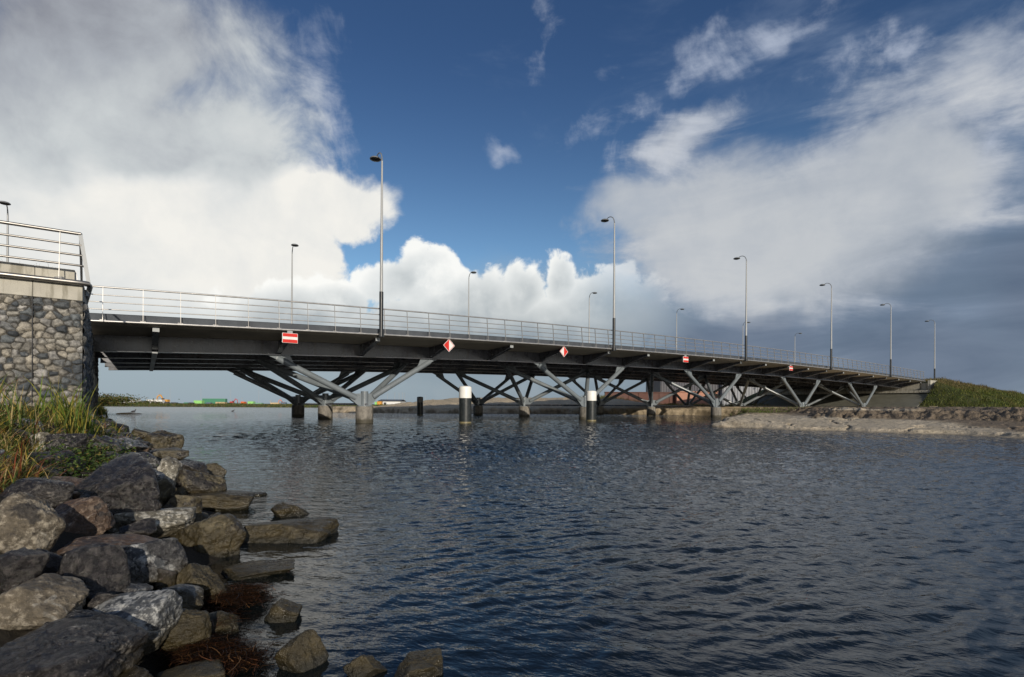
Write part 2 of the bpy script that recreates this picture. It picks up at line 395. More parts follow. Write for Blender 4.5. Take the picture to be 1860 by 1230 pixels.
# ------------------------------------------------------------------ THE BRIDGE
def build_bridge():
    br = empty('road_bridge', (P0.x, P0.y, 0), BR)
    tag(br, 'long low steel road bridge on slanted tubular struts crossing the water', 'bridge')
    # deck slab: thin edge, sloping soffit, top surface
    prof = [(0.05, -0.035), (0.35, -0.10), (2.4, -0.19), (15.85, -0.19), (WID-0.35, -0.10), (WID-0.05, -0.035), (WID-0.05, 0.0), (0.05, 0.0)]
    MB().sweep([(v, z) for v, z in reversed(prof)], ST).build('deck_slab', M['soffit'], br)
    MB().sweep([(WID-0.6, 0.004), (WID-0.6, 0.05), (0.6, 0.05), (0.6, 0.004)], ST).build('carriageway', M['asphalt'], br)
    MB().sweep([(0.42, 0.003), (0.34, 0.30), (0.50, 0.30), (0.58, 0.003)], ST).build('kerb', M['kerb'], br)
    MB().sweep([(WID-0.42, 0.003), (WID-0.34, 0.30), (WID-0.50, 0.30), (WID-0.58, 0.003)], ST).build('kerb', M['kerb'], br)
    for k, v in enumerate(GV):
        t, bt = -0.185, -0.80
        fw = 0.17
        g = MB().sweep([(v-0.02, t), (v+0.02, t), (v+0.02, bt+0.03), (v+fw, bt+0.03), (v+fw, bt), (v-fw, bt), (v-fw, bt+0.03), (v-0.02, bt+0.03)], ST)
        if k == 0:
            for q in range(11): g.box((q*7.28-4.1, v-0.027, ze(q*7.28-4.1)-0.49), (0.035, 0.012, 0.56))
        g.build('girder', M['girder'], br)
    # brackets (cantilever arms) and cross beams at every quarter bay
    stations = [-0.553, -0.25]+[k/4 for k in range(0, 20)]
    for i in stations:
        u = i*S; z = ze(u); mb = MB()
        vin = GV[0]-0.022; tip = 0.30
        mb.plate([(tip, -0.125), (tip, -0.24), (vin, -0.765), (vin, -0.20)], 0.03, (u, 0, z), (0, 1, 0), (0, 0, 1))
        a = (u, tip, z-0.24); b = (u, vin, z-0.765); mb.bar(a, b, 0.20, 0.022)
        br_o = mb.build('bracket', M['girder'], br)
        MB().box((u, 0.285, z-0.18), (0.20, 0.02, 0.15)).build('end_plate', M['plate'], br_o)
        cb = MB()
        for a_, b_ in zip(GV[:-1], GV[1:]):
            cb.plate([(a_+0.022, -0.20), (b_-0.022, -0.20), (b_-0.022, -0.62), (a_+0.022, -0.62)], 0.03, (u, 0, z), (0, 1, 0), (0, 0, 1))
            cb.box((u, (a_+b_)/2, z-0.632), (0.16, b_-a_-0.05, 0.02))
        cb.build('cross_beam', M['girder'], br)
        if i == stations[0]:
            MB().box((u, (GV[0]+GV[-1])/2, z-0.825), (0.18, GV[-1]-GV[0]+0.4, 0.045)).build('bearing_strip', M['plate'], br)
    # piers
    for row in range(5):
        u = row*S+0.22; zg = ze(u)-0.80
        for k, v in enumerate((2.55, 9.10, 15.65)):
            capz = 0.80 if row < 3 else 0.62
            cap = MB().lathe([(0.41, -1.6), (0.41, capz-0.015), (0.395, capz)], 32, (u, v, 0)).build('pier', M['concrete'], br, smooth=True)
            MB().tube([(u, v, capz), (u, v, capz+0.72)], 0.175, 24).lathe([(0.36, capz+0.001), (0.36, capz+0.03)], 24, (u, v, 0)).bolts(u, v, capz+0.045, 0.31).build('head_tube', M['strut'], cap, smooth=True)
            tops = {0: (GV[0], GV[1]), 1: (GV[1], GV[3]), 2: (GV[3], GV[4])}[k]
            for side in (-1, 1):
                for vt in tops:
                    ut = u+(3.45 if side > 0 else -3.9); zt = ze(ut)-0.80
                    a = Vector((u, v, capz+0.20)); b = Vector((ut, vt, zt-0.13))
                    d = (b-a).normalized(); hd = Vector((d.x, d.y, 0)).normalized()
                    s0 = a+d*0.48
                    st = MB().tube([s0, b], 0.138, 20)
                    st.build('strut', M['strut'], cap, smooth=True)
                    # lower gusset: plate from the head tube to the strut; upper gusset: curved fin up to the girder
                    gz = d.z/math.hypot(d.x, d.y)
                    MB().plate([(0.16, 0.03), (0.30, 0.03), (0.62, 0.62*gz+0.00), (1.15, 1.15*gz+0.20), (0.78, 0.78*gz+0.32), (0.42, 0.60), (0.16, 0.62)], 0.036,
                               (u, v, capz), hd, (0, 0, 1)).build('gusset', M['strut'], cap)
                    L = math.hypot(b.x-a.x, b.y-a.y); top = (zt-capz)-0.003
                    pl = [(L+0.45, top), (L+0.12, top-0.14), (L-0.35, (L-0.35)*gz+0.12), (L-0.95, (L-0.95)*gz+0.28)]
                    cx0 = L-0.95
                    for q in range(1, 7):
                        t = q/6; pl.append((cx0+0.42*t, (cx0*gz+0.28)+(top-(cx0*gz+0.28))*(t**2.0)))
                    MB().plate(pl, 0.04, (u, v, capz), hd, (0, 0, 1)).build('top_gusset', M['strut'], cap)
        MB().tube([(u, 2.3, 0.90), (u, 15.9, 0.90)], 0.055, 12).build('tie_pipe', M['girder'], br, smooth=True)
    # railing: rails in one mesh, every post its own
    lean = 0.10
    rl = MB()
    for h, r in ((0.0, 0.04), (0.40, 0.018), (0.64, 0.018), (0.88, 0.018), (1.147, 0.03)):
        rl.tube([(u, 0.0+lean*h, z+h) for u, z in ST], r, 10)
    rail = rl.build('railing', M['steel'], br, smooth=True)
    n = 0; u = U0+0.55; first = None
    while u < U1-0.1:
        z = ze(u)
        if first is None:
            first = MB().bar((0, -0.0, -0.02), (0, lean*1.147, 1.147), 0.012, 0.055, up=(0, 1, 0)).box((0, 0.03, 0.03), (0.16, 0.012, 0.05)).build('post', M['steelpost'], rail)
            o = first
        else:
            o = first.copy(); COL.objects.link(o); o.parent = rail
        o.location = (u, 0, z); u += 1.08; n += 1
    return br
build_bridge()

# ------------------------------------------------------------------ street lamps
def build_lamp():
    r = empty('street_lamp')
    MB().tube([(0, 0, -0.10), (0, 0, 1.85)], 0.088, 20).box((0, 0.06, -0.02), (0.22, 0.26, 0.18)).build('sleeve', M['black'], r, smooth=True)
    MB().tube([(0, 0, 1.85), (0, 0, 4.5), (0, 0, 7.55)], [0.070, 0.055, 0.038], 16).build('pole', M['pole'], r, smooth=True)
    pts = [(0, 0, 7.55), (0, 0.03, 7.75), (0, 0.12, 7.92), (0, 0.28, 8.03), (0, 0.45, 8.06), (0, 0.60, 8.02)]
    MB().tube(pts, [0.036, 0.03, 0.027, 0.025, 0.024, 0.022], 12).build('arm', M['lampshell'], r, smooth=True)
    h = MB().lathe([(0.02, 0.075), (0.11, 0.065), (0.20, 0.035), (0.245, -0.005), (0.25, -0.03), (0.235, -0.045)], 28, (0, 0.80, 7.97)).build('lamp_head', M['lampshell'], r, smooth=True)
    MB().lathe([(0.22, -0.046), (0.17, -0.075), (0.06, -0.09)], 24, (0, 0.80, 7.97)).build('lens', M['lampglass'], h, smooth=True)
    return r
def copy_tree(o, parent=None):
    c = o.copy(); COL.objects.link(c)
    if parent: c.parent = parent
    for ch in list(o.children): copy_tree(ch, c)
    return c
LP = build_lamp(); used = [False]
def place_lamp(u, v, z, far, label):
    o = LP if not used[0] else copy_tree(LP); used[0] = True
    p = B(u, v); o.location = (p.x, p.y, z); o.rotation_euler = (0, 0, BR+(math.pi if far else 0))
    tag(o, label, 'street lamp', 'street lamps along both edges of the bridge')
near_lab = ['tallest nearest street lamp, its black foot between the first sign and the diamonds',
            'second tall street lamp on the near railing, just right of the second diamond sign',
            'third near side street lamp, midway between the two smaller striped signs',
            'fourth near side street lamp, between the third lamp and the bridge end',
            'fifth near side street lamp, last one standing on the railing before the bridge end',
            'last near street lamp, standing past the railing at the foot of the grass mound']
for k in range(6):
    place_lamp(k*S, -0.10, ze(k*S) if k < 5 else 3.95, False, near_lab[k])
far_lab = ['small far lamp behind the railing above the stone abutment, leftmost in the picture',
           'far side street lamp rising behind the first striped red and white sign',
           'far side street lamp behind the railing between the tallest lamp and the diamonds',
           'far side street lamp just left of the second tall near lamp',
           'far side street lamp standing above the second striped sign',
           'far side street lamp whose pole is almost hidden by the third near lamp',
           'smallest far side street lamp, between the third and fourth near lamps']
for k in range(7):
    i = k-1; place_lamp(i*S+0.1, 17.1, ze(i*S)+0.05, True, far_lab[k])

# ------------------------------------------------------------------ shipping signs on the brackets
def striped_sign(i, label):
    u = i*S+0.02; z = ze(u); p = B(u, -0.02)
    r = empty('waterway_sign', (p.x, p.y, z-0.33), BR); tag(r, label, 'sign', 'striped no entry signs under the deck edge')
    MB().box((0, 0, 0), (0.58, 0.025, 0.39)).build('panel', M['white'], r, bevel=0.008)
    a = MB().box((0, -0.0155, 0.118), (0.545, 0.006, 0.126)).build('stripe', M['red'], r)
    MB().box((0, -0.0155, -0.118), (0.545, 0.006, 0.126)).build('stripe', M['red'], r)
    MB().box((0, 0.03, 0.245), (0.20, 0.03, 0.09)).box((0, 0.12, 0.10), (0.05, 0.2, 0.05)).build('hanger', M['plate'], r)
striped_sign(-0.256, 'largest red and white striped sign, hanging left of the tallest lamp')
striped_sign(1.49, 'middle red and white striped sign, between the second and third near lamps')
striped_sign(2.49, 'smallest red and white striped sign, between the third and fourth near lamps')
def diamond_sign(i, redleft, label):
    u = i*S; z = ze(u); p = B(u, 0.05)
    r = empty('waterway_sign', (p.x, p.y, z-0.33), BR); tag(r, label, 'sign', 'red and white diamond signs under the deck edge')
    h = 0.31
    MB().plate([(-h, 0), (0, -h), (h, 0), (0, h)], 0.022, (0, 0, 0), (1, 0, 0), (0, 0, 1)).build('panel', M['red'], r)
    q = 0.255; s = -1 if redleft else 1
    MB().plate([(0.004*-s, -q), (-s*q, 0), (0.004*-s, q)], 0.006, (0, -0.0142, 0), (1, 0, 0), (0, 0, 1)).build('white_half', M['white'], r)
    MB().box((0, 0.03, 0.30), (0.16, 0.03, 0.09)).box((0, 0.12, 0.05), (0.05, 0.2, 0.05)).build('hanger', M['plate'], r)
    e = MB()
    o = h-0.012
    for a, b in (((-o, 0), (0, -o)), ((0, -o), (o, 0)), ((o, 0), (0, o)), ((0, o), (-o, 0))):
        e.bar((a[0], -0.014, a[1]), (b[0], -0.014, b[1]), 0.018, 0.006, up=(0, 1, 0))
    e.build('rim', M['white'], r)
diamond_sign(0.235, True, 'red and white diamond sign with its red half on the left')
diamond_sign(0.735, False, 'red and white diamond sign with its red half on the right')

# ------------------------------------------------------------------ mooring piles
def pile(x, ybase, w, ytop, yw, white, label):
    Y = 0.9*F/(ybase-(HY+ROLL*(x-HX))); p = at(x, ybase, Y); rad = w/2/F*Y
    zt = at(x, ytop, Y).z; zw = at(x, yw, Y).z
    r = empty('mooring_pile', (p.x, p.y, 0)); tag(r, label, 'mooring pile', 'mooring piles beside the bridge')
    MB().lathe([(rad, -1.6), (rad, zw)], 40).build('shaft', M['pile'], r, smooth=True)
    prof = [(rad+0.004, zw+0.001), (rad+0.004, zt-rad*0.30)]
    for k in range(1, 6):
        a = k/5*math.pi/2; prof.append(((rad+0.004)*max(math.cos(a)*0.5+0.5-0.5*(a/(math.pi/2))**3, 0.12), zt-rad*0.30+rad*0.30*math.sin(a)))
    MB().lathe(prof, 40).build('painted_top', M['postwhite'] if white else M['postgrey'], r, smooth=True)
pile(844.8, 768.3, 22.5, 701, 723.3, True, 'biggest black mooring pile with a white painted top, left one of the pair')
pile(1073.8, 764.6, 18.4, 709.5, 728, True, 'white topped black mooring pile in front of the second strut row')
pile(762.8, 754.8, 11, 720.5, 731, False, 'small dark mooring pile with a dull grey top, behind the bridge')

# ------------------------------------------------------------------ left abutment of boulders and concrete
def stone_material():
    m = bpy.data.materials.new('boulder masonry'); m.use_nodes = True; T = NT(m.node_tree); p = T.n['Principled BSDF']
    att = T.node('ShaderNodeAttribute', attribute_name='tint'); pos = T.node('ShaderNodeNewGeometry').outputs['Position']
    n = T.noise(pos, 14, 8, 0.68); n2 = T.noise(pos, 60, 4, 0.6)
    col = T.mix(T.smooth(n, 0.28, 0.72), T.mix(1.0, att.outputs[0], (0.45, 0.45, 0.46), 'MULTIPLY'), T.mix(1.0, att.outputs[0], (1.55, 1.52, 1.45), 'MULTIPLY'))
    col = T.mix(T.smooth(T.noise(pos, 3.2, 7, 0.7), 0.58, 0.68, 0, 0.5), col, (0.34, 0.325, 0.29))
    T.l.new(col, p.inputs['Base Color']); p.inputs['Roughness'].default_value = 0.8
    b = T.node('ShaderNodeBump'); b.inputs['Strength'].default_value = 0.8; b.inputs['Distance'].default_value = 0.012
    T.l.new(T.math('ADD', n, T.math('MULTIPLY', n2, 0.3)), b.inputs['Height']); T.l.new(b.outputs[0], p.inputs['Normal'])
    return m
M['masonry'] = stone_material()
def masonry(name, L, z0, z1, step, size, org, along, normal, parent, seed, slope=0.0):
    rng = np.random.default_rng(seed)
    a = np.arange(0, L+step, step); zz = np.arange(z0, z1+step, step); zz[-1] = z1; a[-1] = L
    A, Z = np.meshgrid(a, zz, indexing='ij'); P = np.stack([A.ravel(), Z.ravel()], 1)
    rows = []; z = z0-size; r = 0
    while z < z1+size:
        x = -size+(r % 2)*size*0.5
        while x < L+size:
            w = size*rng.uniform(0.75, 1.45); rows.append((x+rng.normal()*size*0.17, z+rng.normal()*size*0.17, rng.uniform(0.72, 1.28))); x += w
        z += size*rng.uniform(0.78, 0.95); r += 1
    C = np.array(rows); wob = np.stack([fbm(np.c_[P*6, P[:, :1]*0], 3, seed), fbm(np.c_[P*6+9, P[:, :1]*0], 3, seed+5)], 1)*size*0.10
    Q = P+wob; F1 = np.full(len(P), 9.); F2 = F1.copy(); I1 = np.zeros(len(P), int)
    for k, (cx, cz, s) in enumerate(C):
        near = (np.abs(Q[:, 0]-cx) < size*2.2) & (np.abs(Q[:, 1]-cz) < size*2.2)
        d = np.hypot((Q[near, 0]-cx)*0.88, (Q[near, 1]-cz)*1.08)/s
        f1 = F1[near]; f2 = F2[near]; i1 = I1[near]
        closer = d < f1; f2 = np.where(closer, f1, np.minimum(f2, d)); i1 = np.where(closer, k, i1); f1 = np.where(closer, d, f1)
        F1[near] = f1; F2[near] = f2; I1[near] = i1
    e = (F2-F1)/size; dome = np.sqrt(np.clip(sstep(e, 0.05, 0.62), 0, 1))
    h = dome*size*0.30*(0.7+0.6*rng.random(len(C))[I1])+fbm(np.c_[P*9, P[:, :1]*0+seed], 4, seed, 0.6)*0.011
    h = np.where(e < 0.04, 0.0, h)
    edge = np.minimum(np.minimum(A.ravel(), L-A.ravel()), 9); h = h*(0.55+0.45*sstep(edge, 0, 0.05))
    pal = np.array([(0.33, 0.295, 0.24), (0.27, 0.25, 0.215), (0.075, 0.085, 0.095), (0.11, 0.12, 0.125), (0.36, 0.34, 0.31), (0.17, 0.17, 0.165)])
    pc = rng.choice(len(pal), len(C), p=[.24, .18, .15, .11, .18, .14]); tint = np.array([0.70, 0.73, 0.77])*pal[pc][I1]*(0.7+0.6*rng.random(len(C)))[I1][:, None]
    mort = sstep(e+0.06*fbm(np.c_[P*14, P[:, :1]*0], 3, seed+8), 0.14, 0.07)[:, None]; tint = tint*(1-mort)+np.array([0.035, 0.033, 0.029])*mort
    org, along, normal = Vector(org), Vector(along), Vector(normal)
    V = np.array(org)[None]+P[:, :1]*np.array(along)[None]+h[:, None]*np.array(normal)[None]; V[:, 2] = P[:, 1]+P[:, 0]*slope*0
    return np_mesh(name, V, grid_faces(len(a), len(zz)), M['masonry'], parent, True, tint)
def build_abutment():
    r = empty('stone_abutment', (0, 0, 0)); tag(r, 'boulder faced bridge abutment with concrete coping and steel railing, beside the reeds', 'abutment')
    r.location = (CORNER.x, CORNER.y, 0)
    nW = Vector((AY, -AX, 0)); nS = Vector((SIDE.y, -SIDE.x, 0))
    zb, zs, zc, zp = -0.3, 3.22, 3.62, 3.90
    EXT = 5.0; LS = 20.0
    masonry('wall_face', EXT, zb, zs, 0.011, 0.165, (0, 0, 0), tuple(WING), tuple(nW), r, 3)
    masonry('side_face', LS, zb, zs-0.003, 0.04, 0.22, (0, 0, 0), tuple(SIDE), tuple(nS), r, 8)
    # core behind the faces
    m = MB(); E2 = WING*EXT; S2 = SIDE*LS; ins = (-nW-nS)*0.02
    m.add([Vector((0, 0, zb))+ins, E2+Vector((0, 0, zb))+ins, E2+S2+Vector((0, 0, zb)), S2+Vector((0, 0, zb))+ins,
           Vector((0, 0, zs-0.01))+ins, E2+Vector((0, 0, zs-0.01))+ins, E2+S2+Vector((0, 0, zs-0.01)), S2+Vector((0, 0, zs-0.01))+ins],
          [(0, 1, 2, 3), (7, 6, 5, 4), (0, 4, 5, 1), (1, 5, 6, 2), (2, 6, 7, 3), (3, 7, 4, 0)])
    m.build('core', M['concrete'], r)
    # coping: lower beam, parapet set back. The side run stops where the deck begins
    LC = 6.15
    def block(L0, L1, z0, z1, out, deep, along, nrm, nm, mt):
        a = along*L0+nrm*out; b = along*L1+nrm*out; c = along*L1-nrm*deep; d = along*L0-nrm*deep
        MB().add([p+Vector((0, 0, z0)) for p in (a, b, c, d)]+[p+Vector((0, 0, z1)) for p in (a, b, c, d)],
                 [(3, 2, 1, 0), (4, 5, 6, 7), (0, 1, 5, 4), (1, 2, 6, 5), (2, 3, 7, 6), (3, 0, 4, 7)]).build(nm, mt, r, bevel=0.008)
    block(0.0, 0.835, zs+0.001, zc, 0.03, 0.5, WING, nW, 'coping', M['coping']); block(0.843, 3.2, zs+0.001, zc, 0.03, 0.5, WING, nW, 'coping', M['coping']); block(3.208, EXT, zs+0.001, zc, 0.03, 0.5, WING, nW, 'coping', M['coping'])
    block(0.52, LC, zs+0.001, zc-0.01, 0.02, 0.4, SIDE, nS, 'coping', M['coping'])
    block(0.16, 0.835, zc+0.001, zp+0.06, -0.22, 0.55, WING, nW, 'parapet', M['coping']); block(0.843, EXT, zc+0.001, zp+0.06, -0.22, 0.55, WING, nW, 'parapet', M['coping'])
    block(8.2, 17.0, 1.35, 1.9, 0.10, 0.2, SIDE, nS, 'bearing_shelf', M['coping'])
    # movement joint in the wall face
    MB().bar(WING*0.84+nW*0.055+Vector((0, 0, 0.2)), WING*0.84+nW*0.055+Vector((0, 0, zs)), 0.012, 0.02, up=tuple(nW)).build('joint', M['asphalt'], r)
    # railing following wing, corner and side, joined to the deck edge tube
    off = 0.12; zt0 = 3.615; endp = B(U0, 0, 0)-Vector((CORNER.x, CORNER.y, 0)); ztube = ze(U0)
    def path(h, inn):
        o = off-inn; pts = []
        for t in (EXT, 3.0, 1.5, 0.6, 0.18): pts.append(WING*t+nW*o+Vector((0, 0, zt0+h)))
        cA = WING*0.0+nW*o+nS*o*0.9; pts += [WING*0.06+nW*o+nS*o*0.25+Vector((0, 0, zt0+h)), cA*0.86+Vector((0, 0, zt0+h)), SIDE*0.14+nS*o*0.95+Vector((0, 0, zt0+h))]
        for t in (0.3, 0.6, 0.9):
            a = SIDE*0.3+nS*o; b = endp+Vector((0, 0, 0)); q = a.lerp(b, (t-0.3)/0.7) if t < 0.89 else b.lerp(a, 0.02)
            pts.append(Vector((q.x, q.y, zt0+h+(ztube-zt0)*(t-0.3)/0.6)))
        pts.append(Vector((endp.x, endp.y, ztube+h)))
        return pts
    rl = MB(); rl.tube(path(0, 0), 0.055, 14)
    for h, rr in ((0.40, 0.024), (0.64, 0.024), (0.88, 0.024), (1.147, 0.038)):
        o = off-0.15*h; pts = [WING*t+nW*o+Vector((0, 0, zt0+h)) for t in (EXT, 3.0, 1.5, 0.6, 0.12)]
        pts += [WING*0.03+nW*(o*0.9)+nS*o*0.45+Vector((0, 0, zt0+h)), SIDE*0.06+nS*o*0.95+nW*o*0.4+Vector((0, 0, zt0+h)), SIDE*0.22+nS*o*0.95+Vector((0, 0, zt0+h))]
        rl.tube(pts, rr, 12)
    hb = endp+Vector((-0.02, 0.05, 0)); o = off-0.15*1.147
    rl.tube([SIDE*0.20+nS*o*0.95+Vector((0, 0, zt0+1.147)), Vector((hb.x, hb.y, ztube+1.147))], 0.03, 10)
    fb = MB(); fb.bar(nW*off*0.9+nS*off*0.9+Vector((0, 0, zt0+0.03)), nW*(off-0.16)+nS*(off-0.17)+Vector((0, 0, zt0+1.13)), 0.015, 0.075, up=tuple(WING))
    rail = rl.build('railing', M['steeldull'], r, smooth=True)
    fb.build('end_post', M['plate'], rail)
    for t in (0.40, 1.48, 2.56, 3.64, 4.7):
        p = WING*t+nW*off+Vector((0, 0, zt0))
        q = WING*t+nW*(off-0.172)+Vector((0, 0, zt0+1.147))
        MB().bar(p, q, 0.05, 0.012, up=tuple(WING)).box(p+Vector((0, 0, 0.06))-nW*0.02, (0.17, 0.06, 0.05)).build('post', M['steelpost'], rail)
    for t, hh in ((0.66, 1.13), (0.97, 1.13)):
        a = SIDE*0.2+nS*off; q = a.lerp(endp, t); z = zt0+(ztube-zt0)*t
        MB().bar((q.x, q.y, z), (q.x-nS.x*0.17, q.y-nS.y*0.17, z+hh), 0.012, 0.05, up=tuple(SIDE)).build('post', M['steelpost'], rail)
    for t in (0.05, 0.25, 0.45, 0.65, 0.85):
        a = SIDE*0.3+nS*off; q = a.lerp(endp, t); z = zt0+(ztube-zt0)*t
        MB().box((q.x-nS.x*0.07, q.y-nS.y*0.07, z-0.10), (0.10, 0.10, 0.14)).build('rail_bracket', M['plate'], rail)
build_abutment()

# right abutment
def build_right_abutment():
    p = B(U1, 0); r = empty('concrete_abutment', (p.x, p.y, 0), BR); tag(r, 'pale concrete abutment at the far right end of the bridge, beside the grass mound', 'abutment')
    z = ze(U1)
    MB().box((0.55, WID/2, z/2-0.45), (0.9, WID+0.9, z+0.5)).build('end_wall', M['coping'], r, bevel=0.02)
    MB().add([(-0.1, -0.55, 1.2), (1.9, -0.75, 1.2), (1.9, -0.35, 1.2), (-0.1, -0.25, 1.2), (-0.1, -0.55, z+0.10), (1.9, -0.75, z+0.1), (1.9, -0.35, z+0.1), (-0.1, -0.25, z+0.1)],
             [(3, 2, 1, 0), (4, 5, 6, 7), (0, 1, 5, 4), (1, 2, 6, 5), (2, 3, 7, 6), (3, 0, 4, 7)]).build('wing_wall', M['coping'], r, bevel=0.02)
    MB().add([(-0.1, -0.9, 2.9), (-0.1, WID+1, 2.9), (-7.5, WID+1, 0.55), (-7.5, -0.9, 0.55), (-0.1, -0.9, -0.3), (-0.1, WID+1, -0.3), (-7.5, WID+1, -0.3), (-7.5, -0.9, -0.3)],
             [(0, 1, 2, 3), (7, 6, 5, 4), (0, 4, 5, 1), (1, 5, 6, 2), (2, 6, 7, 3), (3, 7, 4, 0)]).build('paved_slope', M['paving'], r)
    MB().box((-0.75, WID/2, 2.80), (1.3, WID+1.8, 0.30)).build('bearing_shelf', M['coping'], r, bevel=0.02)
build_right_abutment()

# ------------------------------------------------------------------ ground materials
def earth_material(name, c1, c2, c3, bump=0.03, bscale=18, wet=True, grass=None, lip=False):
    m = bpy.data.materials.new(name); m.use_nodes = True; T = NT(m.node_tree); p = T.n['Principled BSDF']
    g = T.node('ShaderNodeNewGeometry'); pos = g.outputs['Position']; sp = T.node('ShaderNodeSeparateXYZ'); T.l.new(pos, sp.inputs[0])
    nz = T.node('ShaderNodeSeparateXYZ'); T.l.new(g.outputs['Normal'], nz.inputs[0])
    n = T.noise(pos, 0.8, 8, 0.62); f = T.noise(pos, 9, 8, 0.7)
    col = T.mix(T.smooth(n, 0.35, 0.65), c1, c2)
    col = T.mix(T.smooth(f, 0.42, 0.68, 0, 0.6), col, c3)
    col = T.mix(T.smooth(nz.outputs[2], 0.88, 0.60, 0, 0.85), col, c3)
    if wet: col = T.mix(T.smooth(T.math('ADD', sp.outputs[2], T.math('MULTIPLY', n, 0.08)), 0.12, 0.03, 0, 0.8), col, tuple(x*0.4 for x in c1))
    if lip:      # dark crumbly topsoil along the upper edge, darker towards the right
        hz = T.math('ADD', sp.outputs[2], T.math('MULTIPLY', T.math('SUBTRACT', T.noise(pos, 1.6, 6, 0.65), 0.5), 0.30))
        hz = T.math('ADD', hz, T.smooth(sp.outputs[0], 13, 19, 0.0, 0.12))
        k = T.math('MULTIPLY', T.smooth(hz, 0.42, 0.50), T.smooth(sp.outputs[2], 0.79, 0.72))
        k = T.math('MAXIMUM', k, T.smooth(T.math('SUBTRACT', T.math('ADD', sp.outputs[0], T.math('MULTIPLY', n, 2.0)), T.math('MULTIPLY', sp.outputs[1], 0.25)), 12.0, 13.0))
        col = T.mix(T.math('MULTIPLY', k, 0.92), col, T.mix(T.smooth(f, 0.3, 0.7), (0.06, 0.046, 0.032), (0.25, 0.195, 0.14)))
    if grass: col = T.mix(T.smooth(T.noise(pos, 0.5, 5, 0.6), 0.5, 0.62, 0, 0.8), col, grass)
    T.l.new(col, p.inputs['Base Color']); p.inputs['Roughness'].default_value = 0.9; p.inputs['Specular IOR Level'].default_value = 0.25
    b = T.node('ShaderNodeBump'); b.inputs['Strength'].default_value = 0.9; b.inputs['Distance'].default_value = bump
    T.l.new(T.math('ADD', T.noise(pos, bscale, 8, 0.7), T.math('MULTIPLY', T.noise(pos, bscale*0.2, 4, 0.6), 2.0)), b.inputs['Height']); T.l.new(b.outputs[0], p.inputs['Normal'])
    return m
M['sand'] = earth_material('wet sand', (0.56, 0.48, 0.36), (0.49, 0.42, 0.31), (0.105, 0.08, 0.055), 0.05, 14, lip=True)
M['farsand'] = earth_material('dune sand', (0.52, 0.43, 0.30), (0.45, 0.37, 0.26), (0.12, 0.095, 0.06), 0.05, 5)
M['mud'] = earth_material('bank soil', (0.05, 0.042, 0.03), (0.035, 0.03, 0.022), (0.02, 0.018, 0.014), 0.03, 25)
M['turf'] = earth_material('turf soil', (0.04, 0.05, 0.015), (0.07, 0.075, 0.022), (0.03, 0.03, 0.014), 0.10, 7, wet=False)
M['land'] = earth_material('far land', (0.10, 0.09, 0.045), (0.06, 0.07, 0.03), (0.13, 0.11, 0.06), 0.1, 2, wet=False)

# ground sheet to the horizon (lake bed level)
def ground_sheet():
    V = [(-6000, -3000, -1.5), (6000, -3000, -1.5), (6000, 8000, -1.5), (-6000, 8000, -1.5)]
    tag(np_mesh('ground', V, [(0, 1, 2, 3)], M['mud']), kind='structure')
ground_sheet()

# left bank
def build_left_bank():
    ys = np.concatenate([np.arange(-3, 12, 0.06), 12*1.012**np.arange(0, 200)]); ss = np.concatenate([np.arange(-1.6, 3.2, 0.05), 3.2*1.08**np.arange(0, 45)])
    Yg, Sg = np.meshgrid(ys, ss, indexing='ij'); X = shore_x(Yg)-Sg/0.84; Z = left_bank(X, Yg)
    P = np.stack([X.ravel(), Yg.ravel(), 0*X.ravel()], 1); Z = Z.ravel()+fbm(P*1.7, 5, 4)*0.07-0.06
    Z = np.maximum(Z, -1.45)
    tag(np_mesh('bank', np.c_[P[:, :2], Z], grid_faces(len(ys), len(ss)), M['mud'], smooth=True), kind='structure')
build_left_bank()

# sandy shore right and behind
POLY = np.array([(40, 6), (22, 10.5), (15.3, 14.7), (13.9, 16.6), (11.6, 18.9), (9.9, 20.6), (8.4, 22.0), (9.6, 24.2), (13.2, 30), (19.4, 43.0), (20.5, 47), (17, 51), (8, 53.3), (0, 53), (-9, 52.0), (-18, 54), (-21.5, 58), (-22, 70), (-16, 95), (0, 118), (60, 150), (400, 170), (400, 6)], float)
def signed(P):
    d = np.full(len(P), 1e9); ins = np.zeros(len(P), bool); n = len(POLY)
    for k in range(n):
        a, b = POLY[k], POLY[(k+1) % n]; ab = b-a; t = np.clip(((P-a)@ab)/(ab@ab), 0, 1); q = a+t[:, None]*ab; d = np.minimum(d, np.hypot(*(P-q).T))
        c = ((a[1] > P[:, 1]) != (b[1] > P[:, 1])); xx = a[0]+(P[:, 1]-a[1])*(b[0]-a[0])/(b[1]-a[1]+1e-12); ins ^= c & (P[:, 0] < xx)
    return np.where(ins, d, -d)
